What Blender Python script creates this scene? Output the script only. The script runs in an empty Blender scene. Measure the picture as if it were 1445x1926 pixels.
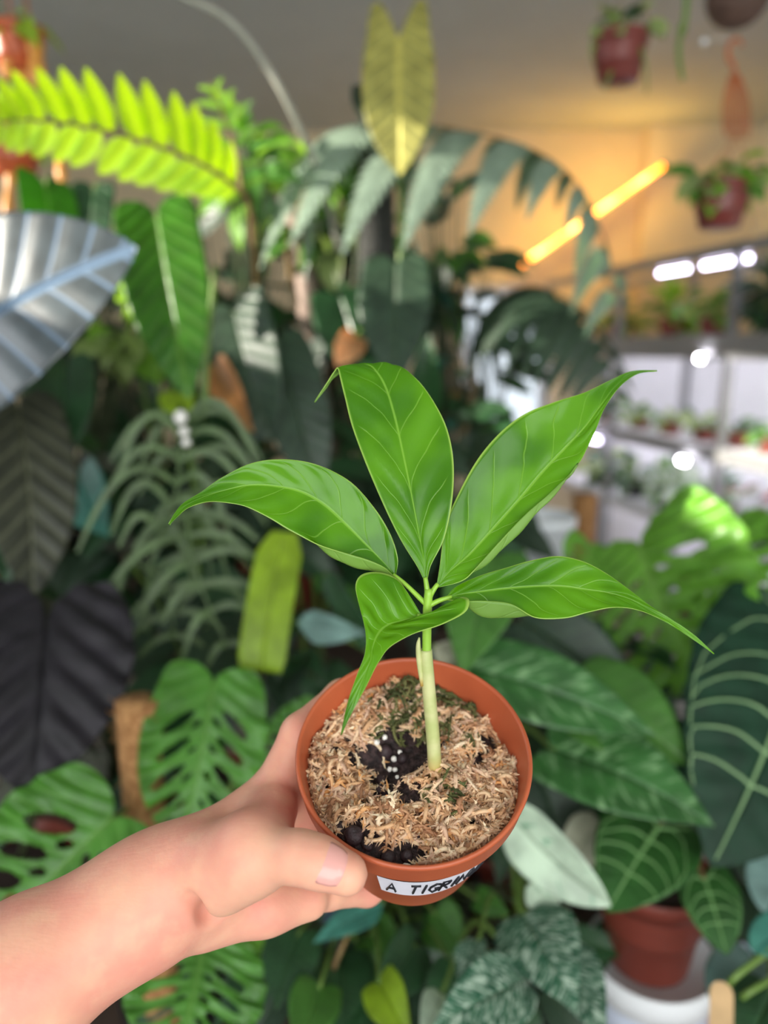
import bpy, bmesh, math, random
import numpy as np
from mathutils import Vector, Matrix, Quaternion

# ------------------------------------------------------------------ camera
F = 1390.0                       # focal length in pixels of the 1445 x 1926 frame
W_PX, H_PX = 1445.0, 1926.0
PITCH = math.radians(12.5)
CAM = Vector((0.0, 0.0, 1.5))
RIGHT = Vector((1, 0, 0))
FWD = Vector((0, math.cos(PITCH), -math.sin(PITCH)))
UP = Vector((0, math.sin(PITCH), math.cos(PITCH)))

def P(px, py, d):
    """photo pixel + distance along the optical axis -> world point"""
    return CAM + d * (FWD + RIGHT * ((px - W_PX / 2) / F) - UP * ((py - H_PX / 2) / F))

scene = bpy.context.scene
COL = scene.collection
cam_data = bpy.data.cameras.new('camera')
cam = bpy.data.objects.new('camera', cam_data)
COL.objects.link(cam)
cam_data.sensor_fit = 'VERTICAL'
cam_data.sensor_height = 36.0
cam_data.sensor_width = 36.0 * W_PX / H_PX
cam_data.lens = 36.0 * F / H_PX
cam_data.clip_start = 0.02
cam.location = CAM
cam.rotation_euler = (math.pi / 2 - PITCH, 0, 0)
cam_data.dof.use_dof = True
cam_data.dof.focus_distance = 0.328
cam_data.dof.aperture_fstop = 3.7
scene.camera = cam

# ------------------------------------------------------------------ light
scene.view_settings.view_transform = 'Standard'
scene.view_settings.look = 'None'
scene.view_settings.gamma = 1.0
scene.view_settings.use_curve_mapping = False
scene.view_settings.exposure = 0.0
scene.cycles.use_denoising = True
scene.cycles.max_bounces = 8
scene.cycles.sample_clamp_indirect = 6.0

world = bpy.data.worlds.new('world')
scene.world = world
world.use_nodes = True
wn = world.node_tree.nodes
wn['Background'].inputs['Color'].default_value = (0.80, 0.90, 1.0, 1)
wn['Background'].inputs['Strength'].default_value = 1.4

def area(name, loc, target, sx, sy, power, col):
    l = bpy.data.lights.new(name, 'AREA')
    l.shape = 'RECTANGLE'; l.size = sx; l.size_y = sy; l.energy = power; l.color = col
    o = bpy.data.objects.new(name, l); COL.objects.link(o)
    o.location = loc
    o.rotation_euler = (Vector(target) - Vector(loc)).to_track_quat('-Z', 'Y').to_euler()
    return o
# daylight through the shop window behind the photographer and the side window on the left
area('shop_window_daylight', (0.2, -1.75, 1.75), (0.1, 1.0, 1.0), 3.2, 1.7, 62, (0.98, 1.0, 0.95))
area('side_window_daylight', (-2.3, 1.1, 1.9), (0.2, 1.2, 1.2), 1.8, 1.1, 19, (0.93, 0.97, 1.0))
sun = bpy.data.lights.new('sun', 'SUN'); sun.energy = 16.0; sun.angle = 0.01; sun.color = (1.0, 0.93, 0.80)
suno = bpy.data.objects.new('sun', sun); COL.objects.link(suno)
SUN_DIR = Vector((0.88, 0.12, -0.28)).normalized()
suno.rotation_euler = SUN_DIR.to_track_quat('-Z', 'Y').to_euler()

# ------------------------------------------------------------------ helpers
def lin(c):
    return tuple(((v / 255.0) / 12.92 if v / 255.0 <= 0.04045 else ((v / 255.0 + 0.055) / 1.055) ** 2.4) for v in c)

def link(name, me, mat=None, parent=None, smooth=True):
    o = bpy.data.objects.new(name, me)
    COL.objects.link(o)
    if mat is not None and not me.materials:
        me.materials.append(mat)
    if parent is not None:
        o.parent = parent
        o.matrix_parent_inverse = parent_inv(parent)
    if smooth and len(me.polygons):
        me.polygons.foreach_set('use_smooth', [True] * len(me.polygons))
    return o

def world_mat(o):
    m = o.matrix_basis.copy()
    while o.parent is not None:
        m = o.parent.matrix_basis @ o.matrix_parent_inverse @ m
        o = o.parent
    return m

def parent_inv(p):
    return world_mat(p).inverted()

def mesh(name, verts, faces, uvs=None):
    me = bpy.data.meshes.new(name)
    me.from_pydata([tuple(v) for v in verts], [], faces)
    if uvs is not None:
        uvl = me.uv_layers.new(name='UVMap')
        idx = np.zeros(len(me.loops), dtype=np.int32)
        me.loops.foreach_get('vertex_index', idx)
        uvl.data.foreach_set('uv', np.asarray(uvs, dtype=np.float32)[idx].ravel())
    me.update()
    return me

def thing(name, label, cat, loc=(0, 0, 0), group=None):
    o = bpy.data.objects.new(name, None)
    COL.objects.link(o)
    o.empty_display_size = 0.05
    o.location = loc
    o['label'] = label; o['category'] = cat
    if group: o['group'] = group
    return o

def tag(o, label, cat, group=None):
    o['label'] = label; o['category'] = cat
    if group: o['group'] = group
    return o

def struct(o):
    o['kind'] = 'structure'
    return o

def catmull(pts, n):
    """n samples through pts (any dimension), uniform Catmull-Rom"""
    p = np.asarray(pts, float)
    m = len(p)
    if m == 2:
        u = np.linspace(0, 1, n)[:, None]
        return p[0] * (1 - u) + p[1] * u
    u = np.linspace(0, m - 1, n)
    i = np.clip(u.astype(int), 0, m - 2)
    f = (u - i).reshape((-1,) + (1,) * (p.ndim - 1))
    p0 = np.where((i > 0).reshape(f.shape), p[np.maximum(i - 1, 0)], 2 * p[i] - p[i + 1])
    p3 = np.where((i < m - 2).reshape(f.shape), p[np.minimum(i + 2, m - 1)], 2 * p[i + 1] - p[i])
    p1, p2 = p[i], p[i + 1]
    return 0.5 * ((2 * p1) + (-p0 + p2) * f + (2 * p0 - 5 * p1 + 4 * p2 - p3) * f ** 2 + (-p0 + 3 * p1 - 3 * p2 + p3) * f ** 3)

def tube_data(pts, radii, seg=8, n=None, cap=True):
    pts = [Vector(p) for p in pts]
    if n:
        c = catmull(np.array([list(p) for p in pts]), n)
        rr = catmull(np.array([[r] for r in radii]), n)[:, 0]
        pts = [Vector(p) for p in c]; radii = list(rr)
    verts, faces = [], []
    t0 = (pts[1] - pts[0]).normalized()
    a = t0.orthogonal().normalized()
    for i, p in enumerate(pts):
        t = (pts[min(i + 1, len(pts) - 1)] - pts[max(i - 1, 0)])
        t = t.normalized() if t.length > 1e-9 else t0
        a = (a - t * a.dot(t)); a = a.normalized() if a.length > 1e-6 else t.orthogonal().normalized()
        b = t.cross(a)
        for k in range(seg):
            w = 2 * math.pi * k / seg
            verts.append(p + (a * math.cos(w) + b * math.sin(w)) * radii[i])
    for i in range(len(pts) - 1):
        for k in range(seg):
            k2 = (k + 1) % seg
            faces.append((i * seg + k, i * seg + k2, (i + 1) * seg + k2, (i + 1) * seg + k))
    if cap:
        faces.append(tuple(range(seg))[::-1])
        faces.append(tuple((len(pts) - 1) * seg + k for k in range(seg)))
    return verts, faces

def tube(name, pts, radii, mat, parent=None, seg=8, n=None):
    if not isinstance(radii, (list, tuple)): radii = [radii] * len(pts)
    v, f = tube_data(pts, radii, seg, n)
    return link(name, mesh(name, v, f), mat, parent)

def lathe_data(profile, seg=48, M=None, closed_top=False):
    """profile: list of (r, z); returns verts/faces around local Z"""
    verts, faces = [], []
    for r, z in profile:
        for k in range(seg):
            w = 2 * math.pi * k / seg
            verts.append(Vector((r * math.cos(w), r * math.sin(w), z)))
    for i in range(len(profile) - 1):
        for k in range(seg):
            k2 = (k + 1) % seg
            faces.append((i * seg + k, i * seg + k2, (i + 1) * seg + k2, (i + 1) * seg + k))
    faces.append(tuple(range(seg))[::-1])
    if closed_top:
        faces.append(tuple((len(profile) - 1) * seg + k for k in range(seg)))
    if M is not None:
        verts = [M @ v for v in verts]
    return verts, faces

def lathe(name, profile, mat, parent=None, M=None, seg=48, closed_top=False):
    v, f = lathe_data(profile, seg, M, closed_top)
    return link(name, mesh(name, v, f), mat, parent)

def boxes_data(bl):
    v, f = [], []
    for (x0, y0, z0, x1, y1, z1) in bl:
        n = len(v)
        v += [(x0, y0, z0), (x1, y0, z0), (x1, y1, z0), (x0, y1, z0), (x0, y0, z1), (x1, y0, z1), (x1, y1, z1), (x0, y1, z1)]
        f += [tuple(n + i for i in q) for q in ((0, 3, 2, 1), (4, 5, 6, 7), (0, 1, 5, 4), (1, 2, 6, 5), (2, 3, 7, 6), (3, 0, 4, 7))]
    return v, f

def box(name, b, mat, parent=None, M=None, bevel=0.0):
    v, f = boxes_data([b])
    if M is not None: v = [M @ Vector(q) for q in v]
    o = link(name, mesh(name, v, f), mat, parent, smooth=False)
    if bevel:
        m = o.modifiers.new('bevel', 'BEVEL'); m.width = bevel; m.segments = 2
    return o

# ---------------------------------------------------------------- materials
class NT:
    """tiny node-graph helper"""
    def __init__(self, name):
        self.m = bpy.data.materials.new(name); self.m.use_nodes = True
        self.t = self.m.node_tree
        self.bsdf = self.t.nodes['Principled BSDF']
        self.out = self.t.nodes['Material Output']
    def n(self, kind, **kw):
        nd = self.t.nodes.new(kind)
        for k, v in kw.items(): setattr(nd, k, v)
        return nd
    def put(self, sock, v):
        if hasattr(v, 'is_output') or isinstance(v, bpy.types.NodeSocket): self.t.links.new(v, sock)
        elif isinstance(v, (tuple, list)) and len(v) == 3 and len(sock.default_value) == 4: sock.default_value = (*v, 1)
        else: sock.default_value = v
    def math(self, op, a, b=0.0, c=0.0):
        nd = self.n('ShaderNodeMath', operation=op)
        self.put(nd.inputs[0], a); self.put(nd.inputs[1], b); self.put(nd.inputs[2], c)
        return nd.outputs[0]
    def ramp(self, x, lo, hi, a=0.0, b=1.0):
        nd = self.n('ShaderNodeMapRange', interpolation_type='SMOOTHSTEP')
        for s, v in zip(nd.inputs[:5], (x, lo, hi, a, b)): self.put(s, v)
        return nd.outputs[0]
    def mix(self, f, a, b):
        nd = self.n('ShaderNodeMix', data_type='RGBA')
        self.put(nd.inputs[0], f); self.put(nd.inputs[6], a); self.put(nd.inputs[7], b)
        return nd.outputs[2]
    def coord(self, which='Object'):
        return self.n('ShaderNodeTexCoord').outputs[which]
    def noise(self, scale, detail=2.0, rough=0.5, vec=None, out=0):
        nd = self.n('ShaderNodeTexNoise')
        nd.inputs['Scale'].default_value = scale; nd.inputs['Detail'].default_value = detail; nd.inputs['Roughness'].default_value = rough
        if vec is None: vec = self.coord()
        self.t.links.new(vec, nd.inputs['Vector'])
        return nd.outputs[out]
    def bump(self, h, strength=0.3, dist=0.001):
        nd = self.n('ShaderNodeBump')
        nd.inputs['Strength'].default_value = strength; nd.inputs['Distance'].default_value = dist
        self.put(nd.inputs['Height'], h)
        self.t.links.new(nd.outputs[0], self.bsdf.inputs['Normal'])
    def set(self, **kw):
        for k, v in kw.items(): self.put(self.bsdf.inputs[k.replace('_', ' ')], v)
        return self

def plain(name, c, rough=0.5, var=0.12, scale=30, bump=0.0, spec=0.5, metal=0.0):
    g = NT(name)
    f = g.noise(scale, 3)
    a = lin(c); d = tuple(v * (1 - var) for v in a); e = tuple(min(1, v * (1 + var)) for v in a)
    g.set(Base_Color=g.mix(g.ramp(f, 0.3, 0.7), d, e), Roughness=rough, Metallic=metal)
    g.bsdf.inputs['Specular IOR Level'].default_value = spec
    if bump: g.bump(f, bump, 0.002)
    return g.m

def leaf_mat(name, c, vein=None, under=None, rough=0.35, trans=0.35, tcol=None, nv=9, slant=0.55, vw=0.07, mid=0.035,
             vstr=0.6, varieg=None, vscale=14, vth=0.52, var=0.25, spec=0.5, sheen=0.0, edge=None):
    """leaf: UV.x = -1..1 across, UV.y = 0..1 along. Own colour, veins, variegation; translucent."""
    g = NT(name)
    base = lin(c)
    uv = g.n('ShaderNodeSeparateXYZ'); g.t.links.new(g.coord('UV'), uv.inputs[0])
    s = g.math('ABSOLUTE', uv.outputs[0]); t = uv.outputs[1]
    nz = g.noise(35, 3)
    col = g.mix(g.ramp(nz, 0.3, 0.7), tuple(v * (1 - var) for v in base), tuple(min(1, v * (1 + var)) for v in base))
    if varieg:
        cb = g.n('ShaderNodeCombineXYZ')      # flecks drawn out along the side veins
        g.put(cb.inputs[0], g.math('SUBTRACT', g.math('MULTIPLY', t, 9.0), g.math('MULTIPLY', s, 2.6)))
        g.put(cb.inputs[1], g.math('MULTIPLY', uv.outputs[0], 1.1))
        vm = g.ramp(g.noise(vscale / 14.0, 4, 0.65, cb.outputs[0]), vth - 0.04, vth + 0.06)
        col = g.mix(vm, col, lin(varieg))
    ph = g.math('SUBTRACT', g.math('MULTIPLY', t, float(nv)), g.math('MULTIPLY', g.math('POWER', s, 0.85), slant * nv * 0.45))
    tri = g.math('ABSOLUTE', g.math('SUBTRACT', g.math('FRACT', ph), 0.5))
    vmask = g.ramp(tri, 0.0, vw, 1.0, 0.0)
    mmask = g.ramp(s, mid * 0.4, mid, 1.0, 0.0)
    mask = g.math('MAXIMUM', vmask, mmask)
    if vein:
        col = g.mix(g.math('MULTIPLY', mask, vstr), col, lin(vein))
    if edge:
        col = g.mix(g.ramp(s, 0.955, 0.99), col, lin(edge))
    if under:
        bf = g.n('ShaderNodeNewGeometry').outputs['Backfacing']
        col = g.mix(bf, col, lin(under))
    g.set(Base_Color=col, Roughness=rough)
    g.bsdf.inputs['Specular IOR Level'].default_value = spec
    if sheen: g.bsdf.inputs['Sheen Weight'].default_value = sheen
    hb = g.math('SUBTRACT', g.math('MULTIPLY', g.noise(60, 2), 0.25), g.math('MULTIPLY', mask, 0.5))
    g.bump(hb, 0.25, 0.002)
    if trans > 0:
        tb = g.n('ShaderNodeBsdfTranslucent')
        tc = lin(tcol) if tcol else tuple(min(1, v * 1.5) for v in base)
        g.put(tb.inputs['Color'], tc)
        mx = g.n('ShaderNodeMixShader'); mx.inputs[0].default_value = trans
        g.t.links.new(g.bsdf.outputs[0], mx.inputs[1]); g.t.links.new(tb.outputs[0], mx.inputs[2])
        g.t.links.new(mx.outputs[0], g.out.inputs['Surface'])
    return g.m
# ------------------------------------------------------------------ the room
CEIL, YB, XL, XR, YF = 2.70, 4.55, -2.30, 2.10, -1.95
M_WALL = plain('painted_wall', (222, 204, 170), 0.85, 0.03, 6)
M_WALL2 = plain('painted_side_wall', (206, 208, 206), 0.85, 0.03, 6)
M_CEIL = plain('painted_ceiling', (192, 197, 194), 0.9, 0.03, 5)
M_FLOOR = plain('concrete_floor', (120, 116, 110), 0.7, 0.15, 8, 0.1)
M_WHITE = plain('white_board', (226, 226, 230), 0.5, 0.03, 10)
M_METAL = plain('grey_metal', (150, 150, 152), 0.4, 0.06, 40, 0, 0.5, 0.3)
M_DARKW = plain('dark_wood', (74, 58, 48), 0.6, 0.25, 20, 0.2)
M_SOIL = plain('potting_soil', (48, 34, 28), 0.9, 0.35, 180, 0.5)
M_BROWNPOT = plain('brown_plastic', (124, 56, 44), 0.4, 0.06, 20)
M_ORANGE = plain('orange_plastic', (184, 88, 50), 0.38, 0.06, 20)
M_REDPOT = plain('red_brown_plastic', (126, 58, 52), 0.4, 0.08, 20)
M_BLACKPOT = plain('black_plastic', (34, 34, 36), 0.45, 0.1, 20)
M_WHITEPOT = plain('white_plastic', (214, 220, 240), 0.35, 0.03, 20)
struct(box('floor', (XL - .1, YF - .1, -0.1, XR + .1, YB + .1, 0.0), M_FLOOR))
struct(box('ceiling', (XL - .1, YF - .1, CEIL, XR + .1, YB + .1, CEIL + 0.1), M_CEIL))
def wall_with_hole(name, axis, at, th, a0, a1, h0, h1, z0, z1):
    """axis 'x': wall plane x = at, running in y from a0 to a1; hole h0..h1, z0..z1"""
    bl = []
    for (b0, b1, c0, c1) in ((a0, h0, 0, CEIL), (h1, a1, 0, CEIL), (h0, h1, 0, z0), (h0, h1, z1, CEIL)):
        if b1 - b0 < 1e-4 or c1 - c0 < 1e-4: continue
        bl.append((at, b0, c0, at + th, b1, c1) if axis == 'x' else (b0, at, c0, b1, at + th, c1))
    v, f = boxes_data(bl)
    return struct(link(name, mesh(name, v, f), M_WALL if name == 'wall_back' else M_WALL2, None, False))
WX0, WX1, WZ0, WZ1 = 0.46, 0.98, 1.00, 1.86
wall_with_hole('wall_back', 'y', YB, 0.1, XL - .1, XR + .1, WX0, WX1, WZ0, WZ1)
wall_with_hole('wall_left', 'x', XL - 0.1, 0.1, YF, YB, 0.42, 2.3, 2.12, 2.66)
struct(box('wall_right', (XR, YF, 0, XR + 0.1, YB, CEIL), M_WALL2))
wall_with_hole('wall_front', 'y', YF - 0.1, 0.1, XL - .1, XR + .1, -1.6, 1.9, 0.7, 2.55)
# column standing proud of the back wall, catching the yellow lamp
struct(box('trim_1', (1.47, YB - 0.10, 0, XR, YB, CEIL), M_WALL))
g = NT('window_glass')
g.set(Base_Color=(1, 1, 1), Roughness=0.02)
tr = g.n('ShaderNodeBsdfTransparent'); mx = g.n('ShaderNodeMixShader'); mx.inputs[0].default_value = 0.06
g.t.links.new(tr.outputs[0], mx.inputs[1]); g.t.links.new(g.bsdf.outputs[0], mx.inputs[2]); g.t.links.new(mx.outputs[0], g.out.inputs['Surface'])
M_PANE = g.m
def window(name, axis, at, a0, a1, z0, z1, n=1):
    fr = 0.035
    bl = []
    def b(p0, p1, q0, q1): bl.append((at, p0, q0, at + 0.05, p1, q1) if axis == 'x' else (p0, at, q0, p1, at + 0.05, q1))
    b(a0, a1, z0, z0 + fr); b(a0, a1, z1 - fr, z1); b(a0, a0 + fr, z0 + fr, z1 - fr); b(a1 - fr, a1, z0 + fr, z1 - fr)
    for i in range(1, n + 1):
        c = a0 + (a1 - a0) * i / (n + 1); b(c - fr / 2, c + fr / 2, z0 + fr, z1 - fr)
    v, f = boxes_data(bl)
    w = link(name, mesh(name, v, f), M_WHITE, None, False)
    cs = [a0] + [a0 + (a1 - a0) * i / (n + 1) for i in range(1, n + 1)] + [a1]
    for c0, c1 in zip(cs[:-1], cs[1:]):
        bx = (at + 0.022, c0 + fr / 2, z0 + fr, at + 0.028, c1 - fr / 2, z1 - fr) if axis == 'x' else (c0 + fr / 2, at + 0.022, z0 + fr, c1 - fr / 2, at + 0.028, z1 - fr)
        box('pane', bx, M_PANE, w)
    return struct(w)
window('window_1', 'y', YB + 0.02, WX0, WX1, WZ0, WZ1, 0)
window('window_2', 'x', XL - 0.08, 0.42, 2.3, 2.12, 2.66, 1)
window('window_3', 'y', YF - 0.08, -1.6, 1.9, 0.7, 2.55, 2)
# ------------------------------------------------------------------ foreground: potted seedling
POT_C = P(778.15, 1412.35, 0.3445)
def camvec(x, y, z): return RIGHT * x - UP * y + FWD * z
POT_N = camvec(0, -0.7683, -0.6401).normalized()
POT_F = camvec(0, 0.6401, -0.7683).normalized()     # towards the viewer, across the rim
POT_M = Matrix.Translation(POT_C) @ Matrix((RIGHT, -POT_F, POT_N)).transposed().to_4x4()
R_RIM, R_BOT, H_POT = 0.055, 0.0375, 0.080
def pot_r(h): return R_BOT + (0.0505 - R_BOT) * (0.077 - max(0.0165, h)) / 0.0605
def potp(phi, h, off=0.0):
    """point round the pot: phi 0 right, 90 behind, 180 left, 270 in front"""
    a = math.radians(phi); r = pot_r(h) + off
    return POT_M @ Vector((r * math.cos(a), r * math.sin(a), -h))

g = NT('terracotta_plastic')
nz = g.noise(22, 3)
g.set(Base_Color=g.mix(g.ramp(nz, 0.3, 0.7), lin((172, 82, 50)), lin((188, 94, 58))), Roughness=0.42)
g.bump(g.noise(160, 2), 0.06, 0.001)
M_POT = g.m

pot = thing('potted_seedling', 'small terracotta-coloured plastic pot with a five-leaflet seedling, held in the hand', 'potted plant', tuple(POT_M @ Vector((0, 0, -H_POT))))
prof = [(R_BOT - 0.004, -H_POT), (R_BOT - 0.001, -H_POT + 0.0008), (R_BOT, -H_POT + 0.003), (0.0505, -0.0165), (0.0512, -0.0158), (0.0530, -0.0150), (0.0536, -0.0135),
        (0.0545, -0.002), (0.0550, -0.0006), (0.0546, 0.0005), (0.0538, 0.0008), (0.0530, 0.0003), (0.0526, -0.001),
        (0.0500, -0.014), (0.0488, -0.018), (0.0430, -0.040)]
lathe('pot', prof, M_POT, pot, POT_M, seg=96)

# --- growing medium
g = NT('dark_potting_bark')
f = g.noise(260, 4, 0.6)
g.set(Base_Color=g.mix(g.ramp(f, 0.35, 0.7), lin((30, 18, 20)), lin((82, 60, 60))), Roughness=0.75)
g.bump(f, 0.8, 0.003)
M_BARK = g.m
rnd = random.Random(5)
def soil_z(x, y):
    r = math.hypot(x, y)
    z = -0.0165 - 0.05 * max(0, r - 0.03)
    z += 0.002 * math.sin(x * 140 + 1) * math.cos(y * 120) + 0.0025 * math.sin(x * 70 - y * 90)
    z -= 0.0035 * math.exp(-((x + 0.012) ** 2 + (y - 0.004) ** 2) / 0.00016)
    z += 0.0085 * max(0, -y / 0.05)                    # heaped towards the front
    z -= 0.010 * max(0, min(1, (x - 0.028) / 0.02)) * max(0, min(1, (y + 0.012) / 0.03))   # hollow at the right, where the inside of the pot shows
    return z
vs, fs = [], []
nr, na = 26, 72
for i in range(nr + 1):
    for k in range(na):
        r = 0.0485 * i / nr; a = 2 * math.pi * k / na
        x, y = r * math.cos(a), r * math.sin(a)
        vs.append(POT_M @ Vector((x, y, soil_z(x, y) - 0.0015 + rnd.uniform(-0.0008, 0.0008))))
for i in range(nr):
    for k in range(na):
        k2 = (k + 1) % na
        fs.append((i * na + k, i * na + k2, (i + 1) * na + k2, (i + 1) * na + k))
link('soil', mesh('soil', vs, fs), M_BARK, pot)

# --- sphagnum moss: uncountable curly strands
def strand_mat(name, cols):
    g = NT(name)
    at = g.n('ShaderNodeAttribute'); at.attribute_name = 'strand'
    cr = g.n('ShaderNodeValToRGB')
    el = cr.color_ramp.elements
    el[0].position = 0; el[0].color = (*lin(cols[0]), 1)
    el[1].position = 1; el[1].color = (*lin(cols[-1]), 1)
    for i, c in enumerate(cols[1:-1]):
        e = el.new((i + 1) / (len(cols) - 1)); e.color = (*lin(c), 1)
    g.t.links.new(at.outputs['Fac'], cr.inputs[0])
    g.set(Base_Color=cr.outputs[0], Roughness=0.8)
    tb = g.n('ShaderNodeBsdfTranslucent'); g.t.links.new(cr.outputs[0], tb.inputs['Color'])
    mx = g.n('ShaderNodeMixShader'); mx.inputs[0].default_value = 0.2
    g.t.links.new(g.bsdf.outputs[0], mx.inputs[1]); g.t.links.new(tb.outputs[0], mx.inputs[2])
    g.t.links.new(mx.outputs[0], g.out.inputs['Surface'])
    return g.m
M_MOSS = strand_mat('dry_sphagnum', [(176, 126, 92), (232, 184, 138), (246, 214, 176), (212, 170, 144), (250, 230, 196), (236, 164, 92), (240, 204, 158)])
M_GMOSS = strand_mat('green_moss', [(70, 78, 40), (110, 112, 62), (150, 140, 92)])

def gaps(x, y):
    """bare patches where the dark medium shows: True = no moss"""
    for (gx, gy, rx, ry) in ((-0.009, 0.010, 0.0165, 0.0115), (-0.0145, -0.007, 0.0065, 0.013), (0.003, 0.003, 0.006, 0.009), (-0.001, -0.014, 0.005, 0.0045), (-0.034, 0.012, 0.004, 0.005), (-0.028, 0.004, 0.003, 0.004), (-0.023, -0.020, 0.003, 0.003), (0.0, -0.026, 0.004, 0.003), (0.036, 0.014, 0.006, 0.007), (-0.027, -0.036, 0.009, 0.0055), (-0.008, -0.044, 0.013, 0.004),
                             (0.017, 0.013, 0.004, 0.003), (-0.004, -0.014, 0.004, 0.003), (0.002, -0.036, 0.003, 0.0025), (0.024, -0.031, 0.005, 0.002),
                             (-0.037, 0.012, 0.003, 0.004), (-0.043, -0.008, 0.002, 0.004), (0.031, 0.004, 0.004, 0.003)):
        if ((x - gx) / rx) ** 2 + ((y - gy) / ry) ** 2 < 1: return True
    return False

def clump(x, y):
    """smooth value noise, about -0.5..0.5, lumps of roughly a centimetre"""
    return 0.30 * math.sin(x * 610 + 2.0 * math.sin(y * 330 + 1.0)) * math.cos(y * 560 + 1.7 * math.sin(x * 290)) + 0.26 * math.sin(x * 290 - y * 350 + 0.6) + 0.1 * math.sin(x * 1100 + y * 900)

def moss(name, n_tuft, region, mat, seed, thin=1.0):
    """curled moss stems, each clothed in short frizzy branchlets"""
    rr = random.Random(seed)
    V, Fc, A = [], [], []
    made = 0; tries = 0
    while made < n_tuft and tries < n_tuft * 40:
        tries += 1
        a = rr.uniform(0, 2 * math.pi); r = 0.0490 * math.sqrt(rr.random())
        x, y = r * math.cos(a), r * math.sin(a)
        if not region(x, y): continue
        cl = clump(x, y)
        if cl < -0.09 and rr.random() < 0.95: continue
        made += 0.8
        tone = min(1, max(0, 0.5 + 0.9 * clump(x + 3, y) + rr.gauss(0, 0.16)))
        ln = rr.uniform(0.007, 0.014) * (0.8 + 0.4 * thin)
        th = 5.0 * clump(x + 7, y - 2) + rr.gauss(0, 0.8)
        curl = rr.gauss(0, 110)
        h0 = 0.0005 + 0.012 * max(0, cl + 0.1) * rr.uniform(0.3, 1.1)
        pts = []; bad = False
        px, py = x, y
        for j in range(9):
            u = j / 8
            aa = th + curl * ln * u
            px += math.cos(aa) * ln / 9; py += math.sin(aa) * ln / 9
            r_ = math.hypot(px, py)
            if r_ > 0.0484: px *= 0.0484 / r_; py *= 0.0484 / r_
            drop = 0.25 if gaps(px, py) else 1.0
            bad = bad or (gaps(px, py) and j in (3, 5, 7))
            pts.append(Vector((px, py, soil_z(px, py) + 0.0008 + drop * h0 * math.sin(math.pi * (0.12 + 0.8 * u)))))
        if bad and rr.random() < 0.85: continue
        w = rr.uniform(0.0006, 0.0012) * thin
        v, f = tube_data([POT_M @ p for p in pts], [w * q for q in (.6, .9, 1, 1.1, 1.1, 1, .9, .7, .3)], 4, None, False)
        n0 = len(V); V += v; Fc += [tuple(n0 + i for i in q_) for q_ in f]; A += [min(1, max(0, tone + rr.gauss(0, .05)))] * len(v)
        for q in range(26):
            i = rr.randrange(0, 8); p = pts[i].lerp(pts[i + 1], rr.random())
            tg = (pts[i + 1] - pts[i]).normalized() if (pts[i + 1] - pts[i]).length > 1e-7 else Vector((1, 0, 0))
            d = (tg * rr.uniform(0.1, 1.0) + Vector((rr.gauss(0, 1), rr.gauss(0, 1), abs(rr.gauss(0, 0.8))))).normalized()
            L = rr.uniform(0.0014, 0.0036) * thin
            sd = d.cross(Vector((rr.gauss(0, 1), rr.gauss(0, 1), rr.gauss(0, 1)))).normalized() * L * rr.uniform(0.14, 0.28)
            bend = Vector((rr.gauss(0, .3), rr.gauss(0, .3), -0.25)) * L
            q0, q1, q2 = p, p + d * L * 0.5, p + d * L + bend
            n0 = len(V)
            V += [POT_M @ (q0 - sd * .5), POT_M @ (q0 + sd * .5), POT_M @ (q1 + sd), POT_M @ (q1 - sd), POT_M @ q2]
            Fc += [(n0, n0 + 1, n0 + 2, n0 + 3), (n0 + 3, n0 + 2, n0 + 4)]
            A += [min(1, max(0, tone + rr.gauss(0, .07)))] * 5
    me = mesh(name, V, Fc)
    at = me.attributes.new('strand', 'FLOAT', 'POINT')
    at.data.foreach_set('value', A)
    o = link(name, me, mat, pot)
    o['kind'] = 'stuff'
    return o
def green_zone(x, y): return (y > 0.018 and -0.022 < x < 0.03 and not gaps(x, y)) or (0.0 < x < 0.026 and abs(y + 0.013 + 0.3 * (x - 0.01)) < 0.006)
moss('sphagnum_moss', 1150, lambda x, y: not gaps(x, y) and not (green_zone(x, y) and random.Random(int(x * 1e6)).random() < 0.75), M_MOSS, 11)
moss('green_moss', 190, green_zone, M_GMOSS, 12, 0.7)

M_PERL = plain('perlite', (236, 230, 224), 0.8, 0.1, 400, 0.4)
def pebble(name, c, r, mat, parent, seed, sub=2):
    rr = random.Random(seed)
    bm = bmesh.new(); bmesh.ops.create_icosphere(bm, subdivisions=sub, radius=1.0)
    for v in bm.verts: v.co *= r * (1 + rr.uniform(-0.14, 0.14))
    for v in bm.verts: v.co = Vector((v.co.x, v.co.y, v.co.z)) + Vector(c)
    me = bpy.data.meshes.new(name); bm.to_mesh(me); bm.free()
    return link(name, me, mat, parent)
for i, (x, y, r) in enumerate(((-0.0175, 0.0155, 0.0016), (-0.0135, 0.018, 0.0014), (-0.009, 0.0085, 0.0015), (-0.011, 0.0035, 0.0013), (-0.0085, 0.0025, 0.0013),
                               (-0.006, 0.0115, 0.0012), (0.0155, 0.0105, 0.0013), (0.0185, 0.0095, 0.0015), (0.014, 0.006, 0.0013), (-0.0045, -0.0505, 0.0024),
                               (-0.0265, -0.036, 0.0014), (-0.0075, -0.003, 0.0010), (0.0215, 0.011, 0.0012), (0.028, -0.0405, 0.0012))):
    pebble('perlite_grain', POT_M @ Vector((x, y, soil_z(x, y) + 0.0016)), r, M_PERL, pot, i)
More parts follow.
